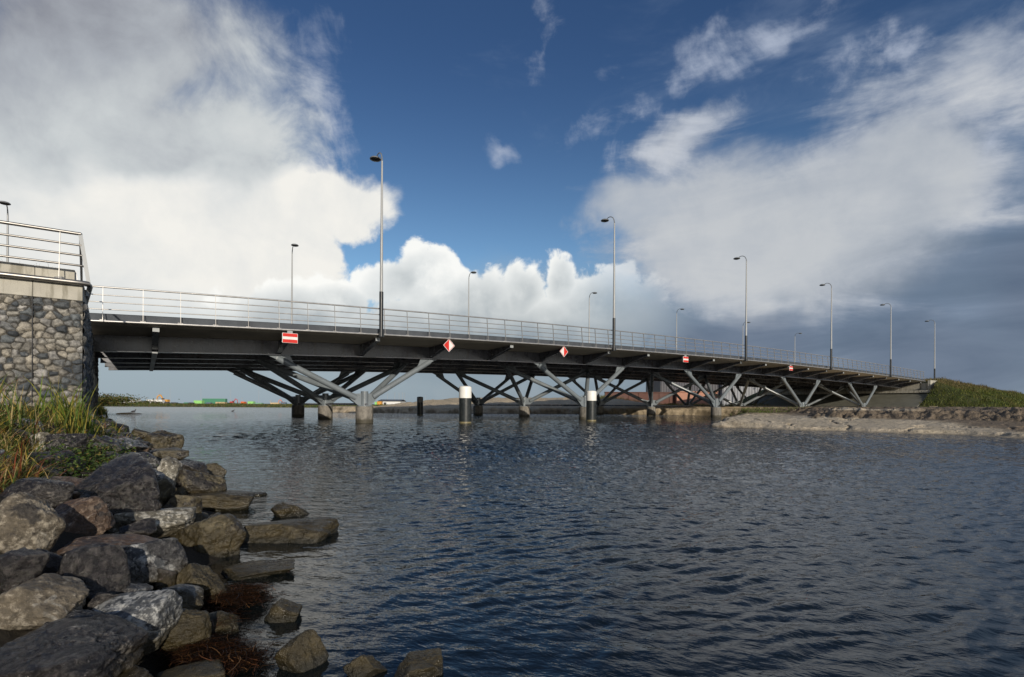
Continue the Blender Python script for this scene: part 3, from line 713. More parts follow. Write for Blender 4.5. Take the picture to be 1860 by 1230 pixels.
def sand_z(P, s=None):
    if s is None: s = signed(P)
    near = sstep(P[:, 0]*0.6-P[:, 1]*0.3, -3.0, 1.0)*(1-sstep(P[:, 1], 44, 48))
    N3 = np.c_[P*0.55, P[:, :1]*0]; n = fbm(N3, 4, 31); n2 = fbm(np.c_[P*2.6, P[:, :1]*0], 4, 12); n4 = fbm(np.c_[P*6, P[:, :1]*0], 4, 15, 0.6); n8 = fbm(np.c_[P*17, P[:, :1]*0], 3, 16, 0.6)
    sn = s+n*0.40+n2*0.16*sstep(s, 0, 3)+n4*0.08*sstep(s, 2.5, 4)
    cr = np.abs(fbm(np.c_[P*0.42+4, P[:, :1]*0], 4, 77)); crack = sstep(cr, 0.05, 0.0)
    prof_n = np.interp(sn, [-3, -0.3, 0.0, 0.35, 0.44, 4.1, 4.25, 5.4, 60], [-1.0, -0.10, 0.0, 0.04, 0.13, 0.43, 0.50, 0.78, 0.80])
    lip = sstep(sn, 3.9, 4.4)*(1-sstep(sn, 5.8, 6.6))
    zn = prof_n+lip*(n2*0.05+n4*0.06+n8*0.035)+n4*0.006-crack*0.20*sstep(sn, 0.2, 0.8)*(1-sstep(sn, 5, 6))
    zn = zn+np.clip(n2, 0, 1)*0.16*sstep(s, 9, 11)*(1-sstep(s, 20, 30))
    prof_f = np.interp(s+n*0.5+n2*0.15, [-3, -0.15, 0.05, 0.5, 0.8, 5, 14, 24, 60], [-1.0, -0.15, 0.12, 0.42, 0.60, 0.72, 1.75, 2.0, 1.5])*(1-0.32*sstep(-P[:, 0], 12, 20)*sstep(s, 1, 3))
    low = np.interp(s, [0, 2, 60], [0.75, 0.80, 0.85]); prof_f = np.where(s > 1, prof_f+(np.minimum(prof_f, low)-prof_f)*sstep(P[:, 0], 13, 20), prof_f)
    hill = 0
    zf = prof_f+n2*0.035+n*0.06+hill
    z = zn*near+zf*(1-near)
    return z
def embank(P, z):
    u, v = to_uv(P[:, 0], P[:, 1])
    du = np.maximum(U1+0.6-u, 0); dv = np.maximum(np.maximum(-0.9-v, v-(WID+1.0)), 0)
    top = np.interp(u, [U1, U1+4, U1+54, U1+160], [4.12, 4.2, 2.85, 1.0])
    n = fbm(np.c_[P*0.45, P[:, :1]*0], 4, 55)
    inside = (u > U1+0.6)
    e = top+0.12*sstep(u, U1+1, U1+5)-np.hypot(du, dv)*0.50+n*0.14
    under = (du > 0) & (v > -1.0) & (v < WID+1); e = np.where(under, -9, e)
    behind_wall = (u > U1-0.2) & (u < U1+1.2) & (v > -0.9) & (v < WID+1); e = np.where(behind_wall, np.minimum(e, 3.4), e)
    return np.maximum(z, e), e > z
def build_sand():
    th = np.radians(np.arange(-28, 52.5, 0.11)); r = 12.5*1.0042**np.arange(0, 600)
    Tt, Rr = np.meshgrid(th, r, indexing='ij'); P = np.stack([(Rr*np.sin(Tt)).ravel(), (Rr*np.cos(Tt)).ravel()], 1)
    s = signed(P); z = sand_z(P, s); z, em = embank(P, z)
    V = np.c_[P, z]; Fq = grid_faces(len(th), len(r))
    keep = (s[Fq].max(1) > -3.0); Fs = Fq[keep]; isem = em[Fs].all(1)
    def sub(name, Fk, m):
        idx, inv = np.unique(Fk.ravel(), return_inverse=True)
        return tag(np_mesh(name, V[idx], inv.reshape(-1, 4)[:, ::-1], m, smooth=True), kind='structure')
    nearf = P[Fs[:, 0], 1] < 47
    sub('sandbank', Fs[~isem & nearf], M['sand']); sub('far_sandbank', Fs[~isem & ~nearf], M['farsand']); sub('embankment', Fs[isem], M['turf'])
build_sand()

# far shore
def build_far_shore():
    ys = np.concatenate([[118, 121, 123.5, 125, 127], 130*1.05**np.arange(0, 75)]); xs = np.sinh(np.linspace(-5.5, 5.5, 240))*30
    Yg, Xg = np.meshgrid(ys, xs, indexing='ij'); P = np.stack([Xg.ravel(), Yg.ravel()], 1)
    z = np.interp(P[:, 1], [118, 121, 125, 130, 200, 5000], [-1.3, -0.4, 0.2, 0.55, 0.72, 0.9])+fbm(np.c_[P*0.05, P[:, :1]*0], 3, 9)*0.05
    tag(np_mesh('far_shore', np.c_[P, z], grid_faces(len(ys), len(xs)), M['land'], smooth=True), kind='structure')
build_far_shore()

# ------------------------------------------------------------------ water
def water_material():
    m = bpy.data.materials.new('river water'); m.use_nodes = True; T = NT(m.node_tree); p = T.n['Principled BSDF']
    pos = T.node('ShaderNodeNewGeometry').outputs['Position']
    dist = T.vmath('LENGTH', pos, out=1)
    p.inputs['Base Color'].default_value = (0.005, 0.008, 0.009, 1); p.inputs['IOR'].default_value = 1.45
    T.l.new(T.smooth(dist, 20, 90, 0.015, 0.16), p.inputs['Roughness'])
    v1 = T.mapping(pos, (1, 1, 1), (0, 0, R(25))); st = T.mapping(v1, (0.55, 1.3, 1))
    h = T.math('ADD', T.math('MULTIPLY', T.noise(st, 10.0, 4, 0.55, 0.3), 0.8), T.math('MULTIPLY', T.noise(T.mapping(pos, (0.5, 1.2, 1), (0, 0, R(-20))), 4.0, 4, 0.55), 1.1))
    b = T.node('ShaderNodeBump'); b.inputs['Strength'].default_value = 1.0
    T.l.new(T.math('MULTIPLY', T.smooth(dist, 1.5, 20, 0.010, 0.070), T.smooth(dist, 30, 70, 1.0, 0.6)), b.inputs['Distance'])
    T.l.new(h, b.inputs['Height']); T.l.new(b.outputs[0], p.inputs['Normal'])
    return m
M['water'] = water_material()
def build_water():
    rng = np.random.default_rng(5)
    th = np.radians(np.linspace(-62, 52, 760)); r = 1.0*1.0048**np.arange(0, 1060)
    Tt, Rr = np.meshgrid(th, r, indexing='ij'); X = (Rr*np.sin(Tt)).ravel(); Y = (Rr*np.cos(Tt)).ravel(); D = np.hypot(X, Y)
    z = np.zeros_like(X); Wx = X+0.35*fbm(np.c_[X*0.35, Y*0.35, 0*X], 2, 91); Wy = Y+0.35*fbm(np.c_[X*0.35+7, Y*0.35, 0*X], 2, 92)
    s = -left_s(X, Y); calm = 0.09+0.55*sstep(s, 0.35, 2.5)+0.36*sstep(s, 2.0, 7.0)
    for k in range(90):
        lam = 0.06*(0.42/0.06)**rng.random(); a = R(-62+rng.normal()*24); kk = 2*math.pi/lam
        amp = lam*0.0095*(1.2 if 0.08 < lam < 0.22 else 0.62); fade = 1-sstep(D, lam*60, lam*120)
        ph = rng.random()*6.283; w = np.sin(kk*(Wx*math.cos(a)+Wy*math.sin(a))+ph)
        grp = 0.55+0.45*np.sin((X*math.cos(a+1.3)+Y*math.sin(a+1.3))*kk*0.13+ph*3)
        z += amp*fade*grp*(w+0.25*np.cos(2*(kk*(Wx*math.cos(a)+Wy*math.sin(a))+ph)))
    z *= calm*(0.62+0.50*np.clip(fbm(np.c_[X*0.22, Y*0.22, 0*X], 2, 33)+0.5, 0, 1.4))*(1-0.45*sstep(2.5-D, 0, 1.5))
    z *= 1-sstep(D, 60, 90)
    V = np.c_[X, Y, z]; Fq = grid_faces(len(th), len(r))
    o = np_mesh('water', V, Fq[:, ::-1], M['water'], smooth=True); tag(o, kind='structure')
    # open water beyond the rippled sheet: joined as flat surround in the same plane
    R2 = r[-1]; seg = 96; V2 = []; F2 = []
    a = th
    for q in a: V2.append((R2*math.sin(q), R2*math.cos(q), 0.0))
    n = len(a)
    for q in a: V2.append((900*math.sin(q), 900*math.cos(q), 0.0))
    F2 = [(k+1, k, k+n, k+1+n) for k in range(n-1)]
    tag(np_mesh('open_water', V2, F2, M['water']), kind='structure')
    # sides and behind the camera
    V3 = [(r[0]*math.sin(q), r[0]*math.cos(q), 0) for q in a]
    m3 = len(V3); V3 += [(0, 0, 0)]; F3 = [(k+1, k, m3) for k in range(m3-1)]
    V3 += [(900*math.sin(a[-1]), 900*math.cos(a[-1]), 0), (900, -900, 0), (-900, -900, 0), (900*math.sin(a[0]), 900*math.cos(a[0]), 0)]
    F3 += [(m3, m3+2, m3+1), (m3, m3+3, m3+2), (m3, m3+4, m3+3)]
    tag(np_mesh('near_water', V3, F3, M['water']), kind='structure')
build_water()

# ------------------------------------------------------------------ rocks
def rock_material(name, base, alt, vein, veinamt, dark, rough=0.55):
    m = bpy.data.materials.new(name); m.use_nodes = True; T = NT(m.node_tree); p = T.n['Principled BSDF']
    tc = T.node('ShaderNodeTexCoord'); g = T.node('ShaderNodeNewGeometry'); inf = T.node('ShaderNodeObjectInfo')
    obj = T.vmath('ADD', tc.outputs['Object'], T.vmath('SCALE', inf.outputs['Random'], None))
    n = T.node('ShaderNodeVectorMath', operation='MULTIPLY_ADD')
    cb = T.node('ShaderNodeCombineXYZ')
    for k in range(3): T.l.new(inf.outputs['Random'], cb.inputs[k])
    T.l.new(cb.outputs[0], n.inputs[0]); n.inputs[1].default_value = (37, 91, 53); T.l.new(tc.outputs['Object'], n.inputs[2]); obj = n.outputs[0]
    big = T.noise(obj, 6.0, 7, 0.62, 0.3); fine = T.noise(obj, 38, 8, 0.72); lay = T.noise(T.mapping(obj, (3, 3, 16), (0.4, 0.3, 0)), 2.2, 6, 0.6, 0.5)
    col = T.mix(T.smooth(big, 0.36, 0.64), base, alt)
    col = T.mix(T.smooth(lay, 0.52, 0.72, 0, 0.5), col, tuple(x*0.5 for x in base))
    # pale lichen and scuffed crust
    crust = T.smooth(T.math('ADD', T.math('MULTIPLY', fine, 0.6), T.math('MULTIPLY', T.noise(obj, 8, 6, 0.72), 0.7)), 0.63, 0.72)
    col = T.mix(T.math('MULTIPLY', crust, veinamt), col, vein)
    # thin mineral veins
    vv = T.noise(obj, 3.4, 3, 0.5, 1.2); line = T.math('MULTIPLY', T.smooth(T.math('ABSOLUTE', T.math('SUBTRACT', vv, 0.5)), 0.010, 0.002), T.smooth(T.noise(obj, 9, 4, 0.6), 0.50, 0.62, 0.0, 0.55))
    col = T.mix(T.math('MULTIPLY', line, min(1, veinamt*1.2)), col, (0.55, 0.54, 0.50))
    if name.startswith('veined'):
        so = T.node('ShaderNodeSeparateXYZ'); T.l.new(tc.outputs['Object'], so.inputs[0])
        v = T.math('ADD', T.math('MULTIPLY_ADD', so.outputs[0], 0.22, so.outputs[2]), T.math('MULTIPLY', T.noise(tc.outputs['Object'], 14, 4, 0.55), 0.07))
        col = T.mix(T.smooth(T.math('ABSOLUTE', T.math('SUBTRACT', v, 0.055)), 0.0045, 0.0020, 0, 0.9), col, (0.66, 0.65, 0.60))
    # dark wet film in large patches
    wet = T.smooth(T.noise(obj, 4.3, 6, 0.62), 0.60-dark*0.3, 0.64-dark*0.3)
    col = T.mix(T.math('MULTIPLY', wet, 0.80), col, (0.020, 0.018, 0.018))
    col = T.mix(1.0, col, T.ramp(fine, [(0.30, (0.32, 0.32, 0.32)), (0.48, (0.85, 0.85, 0.85)), (0.68, (1.6, 1.6, 1.6))]), 'MULTIPLY')
    col = T.mix(T.smooth(g.outputs['Pointiness'], 0.515, 0.58, 0, 0.45), col, T.mix(0.5, base, vein))
    # algae up to the high water mark
    sp = T.node('ShaderNodeSeparateXYZ'); T.l.new(g.outputs['Position'], sp.inputs[0])
    hz = T.math('ADD', sp.outputs[2], T.math('MULTIPLY', T.math('SUBTRACT', big, 0.5), 0.12))
    alg = T.smooth(hz, 0.22, 0.10)
    algc = T.mix(T.smooth(T.noise(obj, 13, 6, 0.65), 0.35, 0.65), (0.026, 0.020, 0.008), (0.062, 0.048, 0.021))
    col = T.mix(T.math('MULTIPLY', alg, 0.88), col, algc)
    col = T.mix(T.smooth(sp.outputs[2], 0.045, 0.015, 0, 0.75), col, (0.012, 0.012, 0.008))
    T.l.new(col, p.inputs['Base Color'])
    rr = T.math('SUBTRACT', rough, T.math('MULTIPLY', wet, 0.18)); T.l.new(T.math('ADD', rr, T.math('MULTIPLY', T.math('SUBTRACT', fine, 0.5), 0.3)), p.inputs['Roughness'])
    b = T.node('ShaderNodeBump'); b.inputs['Strength'].default_value = 0.85; b.inputs['Distance'].default_value = 0.014
    T.l.new(T.math('ADD', T.math('ADD', fine, T.math('MULTIPLY', lay, 0.7)), T.math('MULTIPLY', T.noise(obj, 120, 4, 0.6), 0.25)), b.inputs['Height']); T.l.new(b.outputs[0], p.inputs['Normal'])
    return m
RM = {
 'dark':  rock_material('dark basalt', (0.020, 0.018, 0.018), (0.036, 0.031, 0.027), (0.24, 0.22, 0.19), 0.40, 0.75, 0.30),
 'gray':  rock_material('grey stone', (0.045, 0.051, 0.058), (0.075, 0.08, 0.086), (0.42, 0.42, 0.40), 0.60, 0.40, 0.38),
 'veined': rock_material('veined grey stone', (0.060, 0.067, 0.074), (0.095, 0.10, 0.105), (0.50, 0.50, 0.475), 0.6, 0.12, 0.5),
 'beige': rock_material('beige stone', (0.105, 0.086, 0.060), (0.140, 0.118, 0.086), (0.30, 0.27, 0.215), 0.55, 0.05, 0.6),
 'brown': rock_material('brown stone', (0.070, 0.042, 0.026), (0.11, 0.070, 0.045), (0.25, 0.20, 0.155), 0.4, 0.3, 0.5),
 'olive': rock_material('olive stone', (0.040, 0.032, 0.015), (0.066, 0.053, 0.027), (0.18, 0.155, 0.10), 0.35, 0.35, 0.36),
 'white': rock_material('pale stone', (0.20, 0.185, 0.145), (0.12, 0.105, 0.075), (0.42, 0.40, 0.345), 0.9, 0.0, 0.6)}
_ico = {}
def ico(n):
    if n not in _ico:
        bm = bmesh.new(); bmesh.ops.create_icosphere(bm, subdivisions=n, radius=1); bm.verts.ensure_lookup_table()
        _ico[n] = (np.array([v.co[:] for v in bm.verts]), np.array([[v.index for v in f.verts] for f in bm.faces])); bm.free()
    return _ico[n]
def rock(loc, dims, yaw, kind, seed, detail=5, sharp=14.0, tilt=0.0, nplanes=None, top=None):
    flat = min(1.0, dims[2]/max(dims[0], dims[1])/0.6)
    D, Fc = ico(detail); rng = np.random.default_rng(seed); k = nplanes or rng.integers(6, 12)
    N = rng.normal(size=(k, 3)); N /= np.linalg.norm(N, axis=1)[:, None]
    box = np.array([(1, 0, 0), (-1, 0, 0), (0, 1, 0), (0, -1, 0), (0, 0, 1), (0, 0, -1)], float)+rng.normal(size=(6, 3))*0.20
    box /= np.linalg.norm(box, axis=1)[:, None]; Rm = np.array((Matrix.Rotation(rng.normal()*0.32*flat, 3, 'X')@Matrix.Rotation(rng.normal()*0.38*flat, 3, 'Y')@Matrix.Rotation(rng.uniform(0, 3) if flat > 0.9 else rng.normal()*0.25, 3, 'Z'))); box = box@Rm.T; N = np.vstack([box, N])
    if top is not None: N[4] = np.array(top)/np.linalg.norm(top)
    H = np.concatenate([rng.uniform(0.62, 0.80, 6), rng.uniform(0.74, 0.98, k)])
    dt = np.clip(D@N.T, 1e-3, None)/H[None]
    rad = 1.0/((dt**sharp).sum(1)**(1/sharp))
    V = D*rad[:, None]; V /= np.abs(V).max(0)[None]
    V = V+D*(fbm(D*1.5+seed, 3, seed)*0.075)[:, None]
    ax = rng.normal(size=3); ax /= np.linalg.norm(ax); st = (V@ax)*rng.uniform(7, 11)+fbm(D*2.2+seed, 3, seed+2)*1.1      # bedding steps
    stp = (np.abs(((st) % 1.0)-0.5)*2)**4
    ch = fbm(D*5.5+seed*3, 6, seed+9, 0.62); cr = sstep(np.abs(fbm(D*1.7+seed, 4, seed+3)), 0.05, 0.0)
    V = V+D*(ch*0.026-0.035*cr-0.016*stp*sstep(fbm(D*1.3+seed, 2, seed+6), -0.2, 0.4))[:, None]
    V = V*np.array(dims)[None]/2
    if tilt: V = V@np.array(Matrix.Rotation(tilt, 3, 'Y')).T
    o = np_mesh('boulder', V, Fc, RM[kind], smooth=True)
    o.location = loc; o.rotation_euler = (0, 0, yaw)
    return o
ROCKS = [  # cx, cy, w, h, kind, seed, label
 (222, 905, 172, 122, 'dark', 11, 'big black block with a flat wet top and grey left face, below the leafy weeds'),
 (46, 958, 116, 114, 'beige', 12, 'beige speckled boulder at the left edge, upper one of the foreground pile'),
 (62, 905, 130, 62, 'dark', 13, 'dark boulder lying behind the beige speckled one under the dry grass'),
 (146, 950, 112, 74, 'brown', 14, 'brown and grey boulder with a yellowish ridge, between the beige and the black block'),
 (280, 950, 136, 58, 'white', 15, 'bright cream coloured long stone leaning under the black block'),
 (190, 1005, 232, 92, 'brown', 16, 'long rust brown slab lying flat across the pile below the black block'),
 (264, 1028, 134, 98, 'gray', 17, 'blue grey mottled block jutting out at the right end of the rust brown slab'),
 (170, 1055, 120, 112, 'dark', 18, 'dark mottled stone standing under the rust brown slab'),
 (82, 1030, 66, 60, 'dark', 19, 'small round dark stone below the beige speckled boulder'),
 (28, 1042, 96, 76, 'dark', 20, 'dark rough stone at the left edge between the two beige boulders'),
 (82, 1092, 182, 92, 'beige', 21, 'wide yellowish beige boulder with a dark top at the left edge'),
 (134, 1130, 106, 54, 'gray', 22, 'small angular slate grey stone in front of the yellowish beige boulder'),
 (248, 1137, 152, 106, 'veined', 23, 'grey boulder crossed by a white vein near the bottom of the pile'),
 (232, 1088, 74, 56, 'gray', 24, 'small grey stone with a pale crust above the white veined boulder'),
 (188, 1104, 60, 54, 'dark', 25, 'little dark stone wedged left of the white veined boulder'),
 (115, 1192, 290, 120, 'dark', 26, 'huge dark brown boulder filling the bottom left corner'),
 (95, 1232, 150, 58, 'gray', 27, 'streaked grey stone cut off by the bottom edge at the left corner'),
 (325, 1098, 74, 62, 'gray', 28, 'grey stone with pale cracks right of the white veined boulder'),
 (335, 1145, 80, 86, 'olive', 29, 'olive brown stone under the grey cracked one, touching the seaweed'),
 (355, 1064, 96, 80, 'olive', 30, 'olive cube shaped stone at the water edge with a pale left shoulder'),
 (383, 984, 148, 94, 'olive', 31, 'large sloping olive brown boulder with a pointed pale top at the water'),
 (392, 910, 130, 48, 'olive', 32, 'flat loaf shaped olive boulder standing in the shallow water'),
 (521, 930, 82, 40, 'olive', 33, 'rounded dark olive stone just behind the long flat rock in the water'),
 (532, 967, 186, 50, 'olive', 34, 'long flat grey olive rock reaching farthest out into the water'),
 (463, 1036, 132, 50, 'olive', 35, 'narrow low rock slanting out of the water below the long flat one'),
 (516, 1116, 70, 46, 'olive', 36, 'lone yellowish stone surrounded by calm water'),
 (540, 1195, 104, 90, 'olive', 37, 'pointed grey green stone standing in the water by the seaweed'),
 (662, 1214, 84, 66, 'olive', 38, 'left one of the two lumpy stones at the bottom edge of the picture'),
 (762, 1216, 96, 56, 'olive', 39, 'right one of the two lumpy stones at the bottom edge of the picture'),
 (400, 1140, 96, 58, 'olive', 40, 'low olive stone half covered by seaweed'),
 (352, 1228, 124, 52, 'olive', 41, 'round olive stone at the bottom edge below the seaweed'),
 (386, 861, 54, 30, 'olive', 42, 'small wet stone standing in the water behind the flat loaf shaped boulder'),
 (466, 899, 36, 12, 'olive', 43, 'tiny flat stone breaking the surface right of the loaf shaped boulder'),
 (348, 884, 112, 56, 'olive', 44, 'smooth brown boulder behind the loaf shaped one'),
 (306, 869, 68, 58, 'white', 45, 'rounded boulder with a white crusted top above the smooth brown one'),
 (326, 852, 112, 40, 'dark', 46, 'flat topped dark slab behind the white crusted boulder'),
 (252, 845, 66, 40, 'gray', 47, 'grey block with a dark lid beside the leafy weeds'),
 (268, 872, 60, 52, 'gray', 48, 'pale grey stone just right of the big black block top'),
 (292, 808, 74, 40, 'olive', 49, 'humped olive boulder at the water line beyond the weeds'),
 (262, 792, 60, 26, 'olive', 50, 'low olive stone behind the humped one'),
 (305, 826, 70, 30, 'olive', 51, 'wet low boulder in front of the humped one'),
 (104, 881, 88, 38, 'brown', 52, 'brown stone under the green weeds above the black block'),
 (112, 908, 66, 38, 'brown', 53, 'small brown stone left of the black block'),
 (108, 812, 76, 48, 'dark', 54, 'black block half buried in the reeds, next to a pinkish stone'),
 (76, 806, 44, 34, 'white', 55, 'pinkish white stone among the reeds'),
 (132, 815, 36, 32, 'gray', 56, 'small square grey stone on the black block in the reeds'),
 (98, 840, 72, 38, 'dark', 57, 'dark flat stone below the black block in the reeds'),
 (195, 858, 70, 34, 'dark', 58, 'dark stone overgrown by the leafy weeds'),
 (225, 810, 76, 30, 'gray', 59, 'grey stone between the weeds and the water line rocks'),
 (190, 806, 66, 32, 'dark', 60, 'dark rough stone in front of the yellow reeds'),
 (182, 872, 80, 36, 'dark', 61, 'dark low stone touching the back of the black block'),
 (285, 905, 60, 60, 'olive', 62, 'olive stone wedged behind the cream coloured long stone'),
 (330, 925, 70, 50, 'olive', 63, 'brown olive stone between the cream one and the loaf shaped one'),
 (250, 965, 60, 34, 'dark', 64, 'dark stone under the cream coloured one'),
 (300, 1060, 60, 50, 'dark', 65, 'dark stone behind the olive cube shaped one'),
]
rr = random.Random(7)
hit_cache = []
for cx, cy, w, h, kind, sd_, lab in ROCKS:
    wy = cy+h*0.30; Y = hit_left(cx, min(wy, 1290)); p0 = at(cx, wy, Y)
    wx = w/F*Y*1.04; sin = (cy-734)/F/math.hypot(1, (cy-734)/F)
    dy = wx*rr.uniform(0.70, 0.95); hz = max((h/F*Y-dy*0.55*sin)*1.05, 0.38*wx if h > 0.4*w else 0.24*wx)
    hz = min(hz, 1.0*wx); hz *= (1.35 if h > 0.45*w else 1.0); wx *= 0.97; dy *= 0.85
    ground = max(p0.z, -0.08); zc = ground+hz*0.22
    if p0.z <= 0.0: zc = hz*0.12+(-0.0)
    # slide along the ray so that the centre projects onto (cx, cy)
    d = pix(cx, cy); Yc = (zc-CAMZ)/d[2] if d[2] < -1e-3 else Y
    Yc = min(max(Yc, Y*0.8), Y*1.25+0.2)
    o = rock((d[0]*Yc, Yc, CAMZ+d[2]*Yc), (wx*Yc/Y, dy*Yc/Y, hz*Yc/Y), rr.uniform(-0.25, 0.25)+math.atan2(-d[0], 1)*0.6, kind, sd_, 6 if w > 75 else 5, sharp=rr.uniform(13, 30), tilt=rr.uniform(-0.2, 0.2)*(1 if h > 0.45*w else 0.2))
    tag(o, lab, 'boulder', 'boulders of the bank protection')
# filler stones on the bank
cnt = 0
fr = random.Random(21)
kinds = ['dark', 'dark', 'gray', 'brown', 'olive', 'dark']
for k in range(2600):
    if cnt >= 235: break
    Y = fr.uniform(0.9, 9.0) if fr.random() < 0.65 else fr.uniform(9, 40); s = fr.uniform(-0.35, 1.7)
    X = float(shore_x(Y))-s/0.84
    if not (-1.02 < X/Y < -0.2): continue
    if (Vector((X, Y, 0))-CORNER).dot(Vector((AY, -AX, 0))) < 0.2 and (Vector((X, Y, 0))-CORNER).dot(Vector((SIDE.y, -SIDE.x, 0))) < 0.2: continue
    z = g1(X, Y); size = fr.uniform(0.10, 0.27)*(1 if Y < 9 else 1.6)
    if Y < 2.4: size *= 0.6
    px = HX+F*X/Y; py = HY-F*(z-CAMZ)/Y
    o = rock((X, Y, z-size*0.10), (size*fr.uniform(.9, 1.4), size*fr.uniform(.8, 1.2), size*fr.uniform(.5, .8)), fr.uniform(0, 6.28), fr.choice(kinds) if s > 0.1 else 'olive', 500+k, 5 if Y < 5 else 4, sharp=fr.uniform(10, 18), tilt=fr.uniform(-.2, .2))
    if Y < 4: tag(o, 'smaller stone filling a gap between the large foreground boulders', 'stone', 'filler stones in the foreground pile')
    elif Y < 12: tag(o, 'stone of the waterside row in front of the reeds and the boulder faced wall', 'stone', 'stones along the bank before the abutment')
    else: tag(o, 'dark distant stone of the shoreline passing under the bridge', 'stone', 'stones along the bank under the bridge')
    cnt += 1

# ------------------------------------------------------------------ plants
def leaf_material(name, rough=0.6):
    m = bpy.data.materials.new(name); m.use_nodes = True; T = NT(m.node_tree); p = T.n['Principled BSDF']
    att = T.node('ShaderNodeAttribute', attribute_name='tint'); T.l.new(att.outputs[0], p.inputs['Base Color'])
    p.inputs['Roughness'].default_value = rough; p.inputs['Specular IOR Level'].default_value = 0.3
    tr = T.node('ShaderNodeBsdfTranslucent'); T.l.new(att.outputs[0], tr.inputs[0]); mx = T.node('ShaderNodeMixShader'); mx.inputs[0].default_value = 0.25
    T.l.new(p.outputs[0], mx.inputs[1]); T.l.new(tr.outputs[0], mx.inputs[2]); T.l.new(mx.outputs[0], T.n['Material Output'].inputs[0])
    return m
M['leaf'] = leaf_material('grass and leaves')
def blades(roots, H, W, bend, cols, rng, seg=5, lean=None, droop=1.0):
    n = len(roots); az = rng.random(n)*2*math.pi; t = np.linspace(0, 1, seg+1)
    if lean is not None: dirx = np.cos(az)*0.7+lean[0]; diry = np.sin(az)*0.7+lean[1]
    else: dirx, diry = np.cos(az), np.sin(az)
    b = bend[:, None]*H[:, None]*(t[None]**2)
    x = roots[:, 0:1]+dirx[:, None]*b; y = roots[:, 1:2]+diry[:, None]*b; z = roots[:, 2:3]+H[:, None]*(t[None]-droop*0.35*bend[:, None]*t[None]**3)
    fa = rng.random(n)*math.pi; wx, wy = np.cos(fa), np.sin(fa); w = W[:, None]*(1-t[None]**1.6)*0.5+0.0004
    A = np.stack([x+wx[:, None]*w, y+wy[:, None]*w, z], 2); Bq = np.stack([x-wx[:, None]*w, y-wy[:, None]*w, z], 2)
    V = np.stack([A, Bq], 2).reshape(-1, 3); base = (np.arange(n)*(seg+1)*2)[:, None]; k = np.arange(seg)[None]*2
    Fq = np.stack([base+k, base+k+1, base+k+3, base+k+2], 2).reshape(-1, 4)
    C = np.repeat(cols, (seg+1)*2, axis=0)
    return V, Fq, C
def merge(parts):
    V = []; Fc = []; C = []; o = 0
    for v, f, c in parts: V.append(v); Fc.append(f+o); C.append(c); o += len(v)
    return np.vstack(V), np.vstack(Fc), np.vstack(C)
def palette(rng, n, pal, p): 
    pal = np.array(pal); c = pal[rng.choice(len(pal), n, p=p)]*(0.7+0.6*rng.random((n, 1))); return c
GREENS = [(0.045, 0.085, 0.012), (0.085, 0.115, 0.02), (0.34, 0.25, 0.05), (0.42, 0.33, 0.15), (0.17, 0.065, 0.025)]
rng = np.random.default_rng(42)
def roots_px(n, x0, x1, y0, y1, jitter=0.05):
    out = []
    for _ in range(n):
        px = rng.uniform(x0, x1); py = rng.uniform(y0, y1); Y = hit_left(px, py); q = at(px, py, Y); out.append((q.x, q.y, max(q.z, 0)-0.03))
    return np.array(out)
def build_grass():
    parts = []
    # reed fringe before the wall: tufts
    def tufts(nt, per, area, H, W, bend, pal, p, spread=0.12, seg=5):
        c = roots_px(nt, *area); rts = np.repeat(c, per, axis=0)+np.c_[rng.normal(size=(nt*per, 2))*spread, np.zeros(nt*per)]
        rts[:, 2] = left_bank(rts[:, 0], rts[:, 1])-0.05
        rel = (rts[:, 0]-CORNER.x)*AY+(rts[:, 1]-CORNER.y)*(-AX); ok = (rel > 0.04) | (rts[:, 0] > CORNER.x+0.1); rts = rts[ok]
        n = len(rts); sc = rng.uniform(0.5, 1.0, n)
        parts.append(blades(rts, rng.uniform(*H, n)*sc, rng.uniform(*W, n), rng.uniform(*bend, n), palette(rng, n, pal, p), rng, seg))
    tufts(120, 26, (-80, 165, 748, 790), (0.10, 0.30), (0.006, 0.013), (0.2, 1.2), GREENS, [.24, .22, .30, .16, .08], 0.16)
    tufts(22, 9, (-80, 165, 748, 785), (0.35, 0.75), (0.008, 0.016), (0.1, 0.8), GREENS, [.35, .28, .20, .12, .05], 0.2)
    tufts(46, 26, (-60, 58, 800, 880), (0.08, 0.26), (0.004, 0.010), (0.2, 1.0), GREENS, [.22, .25, .22, .18, .13], 0.10)
    tufts(26, 30, (-60, 60, 850, 905), (0.08, 0.20), (0.003, 0.006), (0.5, 1.5), GREENS, [.10, .15, .25, .25, .25], 0.10)
    tufts(30, 18, (90, 225, 815, 868), (0.06, 0.18), (0.003, 0.007), (0.4, 1.3), GREENS, [.38, .25, .20, .14, .03], 0.08)
    tufts(20, 24, (140, 200, 762, 790), (0.12, 0.32), (0.006, 0.012), (0.3, 1.1), GREENS, [.40, .30, .20, .08, .02], 0.18)
    tufts(5, 36, (120, 150, 778, 792), (0.40, 0.70), (0.012, 0.022), (0.05, 0.5), [(0.10, 0.16, 0.02), (0.30, 0.25, 0.05), (0.20, 0.20, 0.03)], [.45, .3, .25], 0.07)
    tufts(9, 7, (90, 230, 800, 868), (0.18, 0.34), (0.004, 0.007), (0.8, 1.8), [(0.36, 0.28, 0.13), (0.26, 0.20, 0.06)], [.6, .4], 0.06, 7)
    tufts(10, 6, (-60, 70, 800, 880), (0.3, 0.5), (0.004, 0.007), (0.4, 1.4), [(0.36, 0.28, 0.13), (0.22, 0.06, 0.025)], [.6, .4], 0.08, 7)
    V, Fq, C = merge(parts); tag(np_mesh('bank_grass', V, Fq, M['leaf'], smooth=True, colors=C), 'mixed green and straw coloured grass in front of the boulder wall', 'grass', kind='stuff')
build_grass()
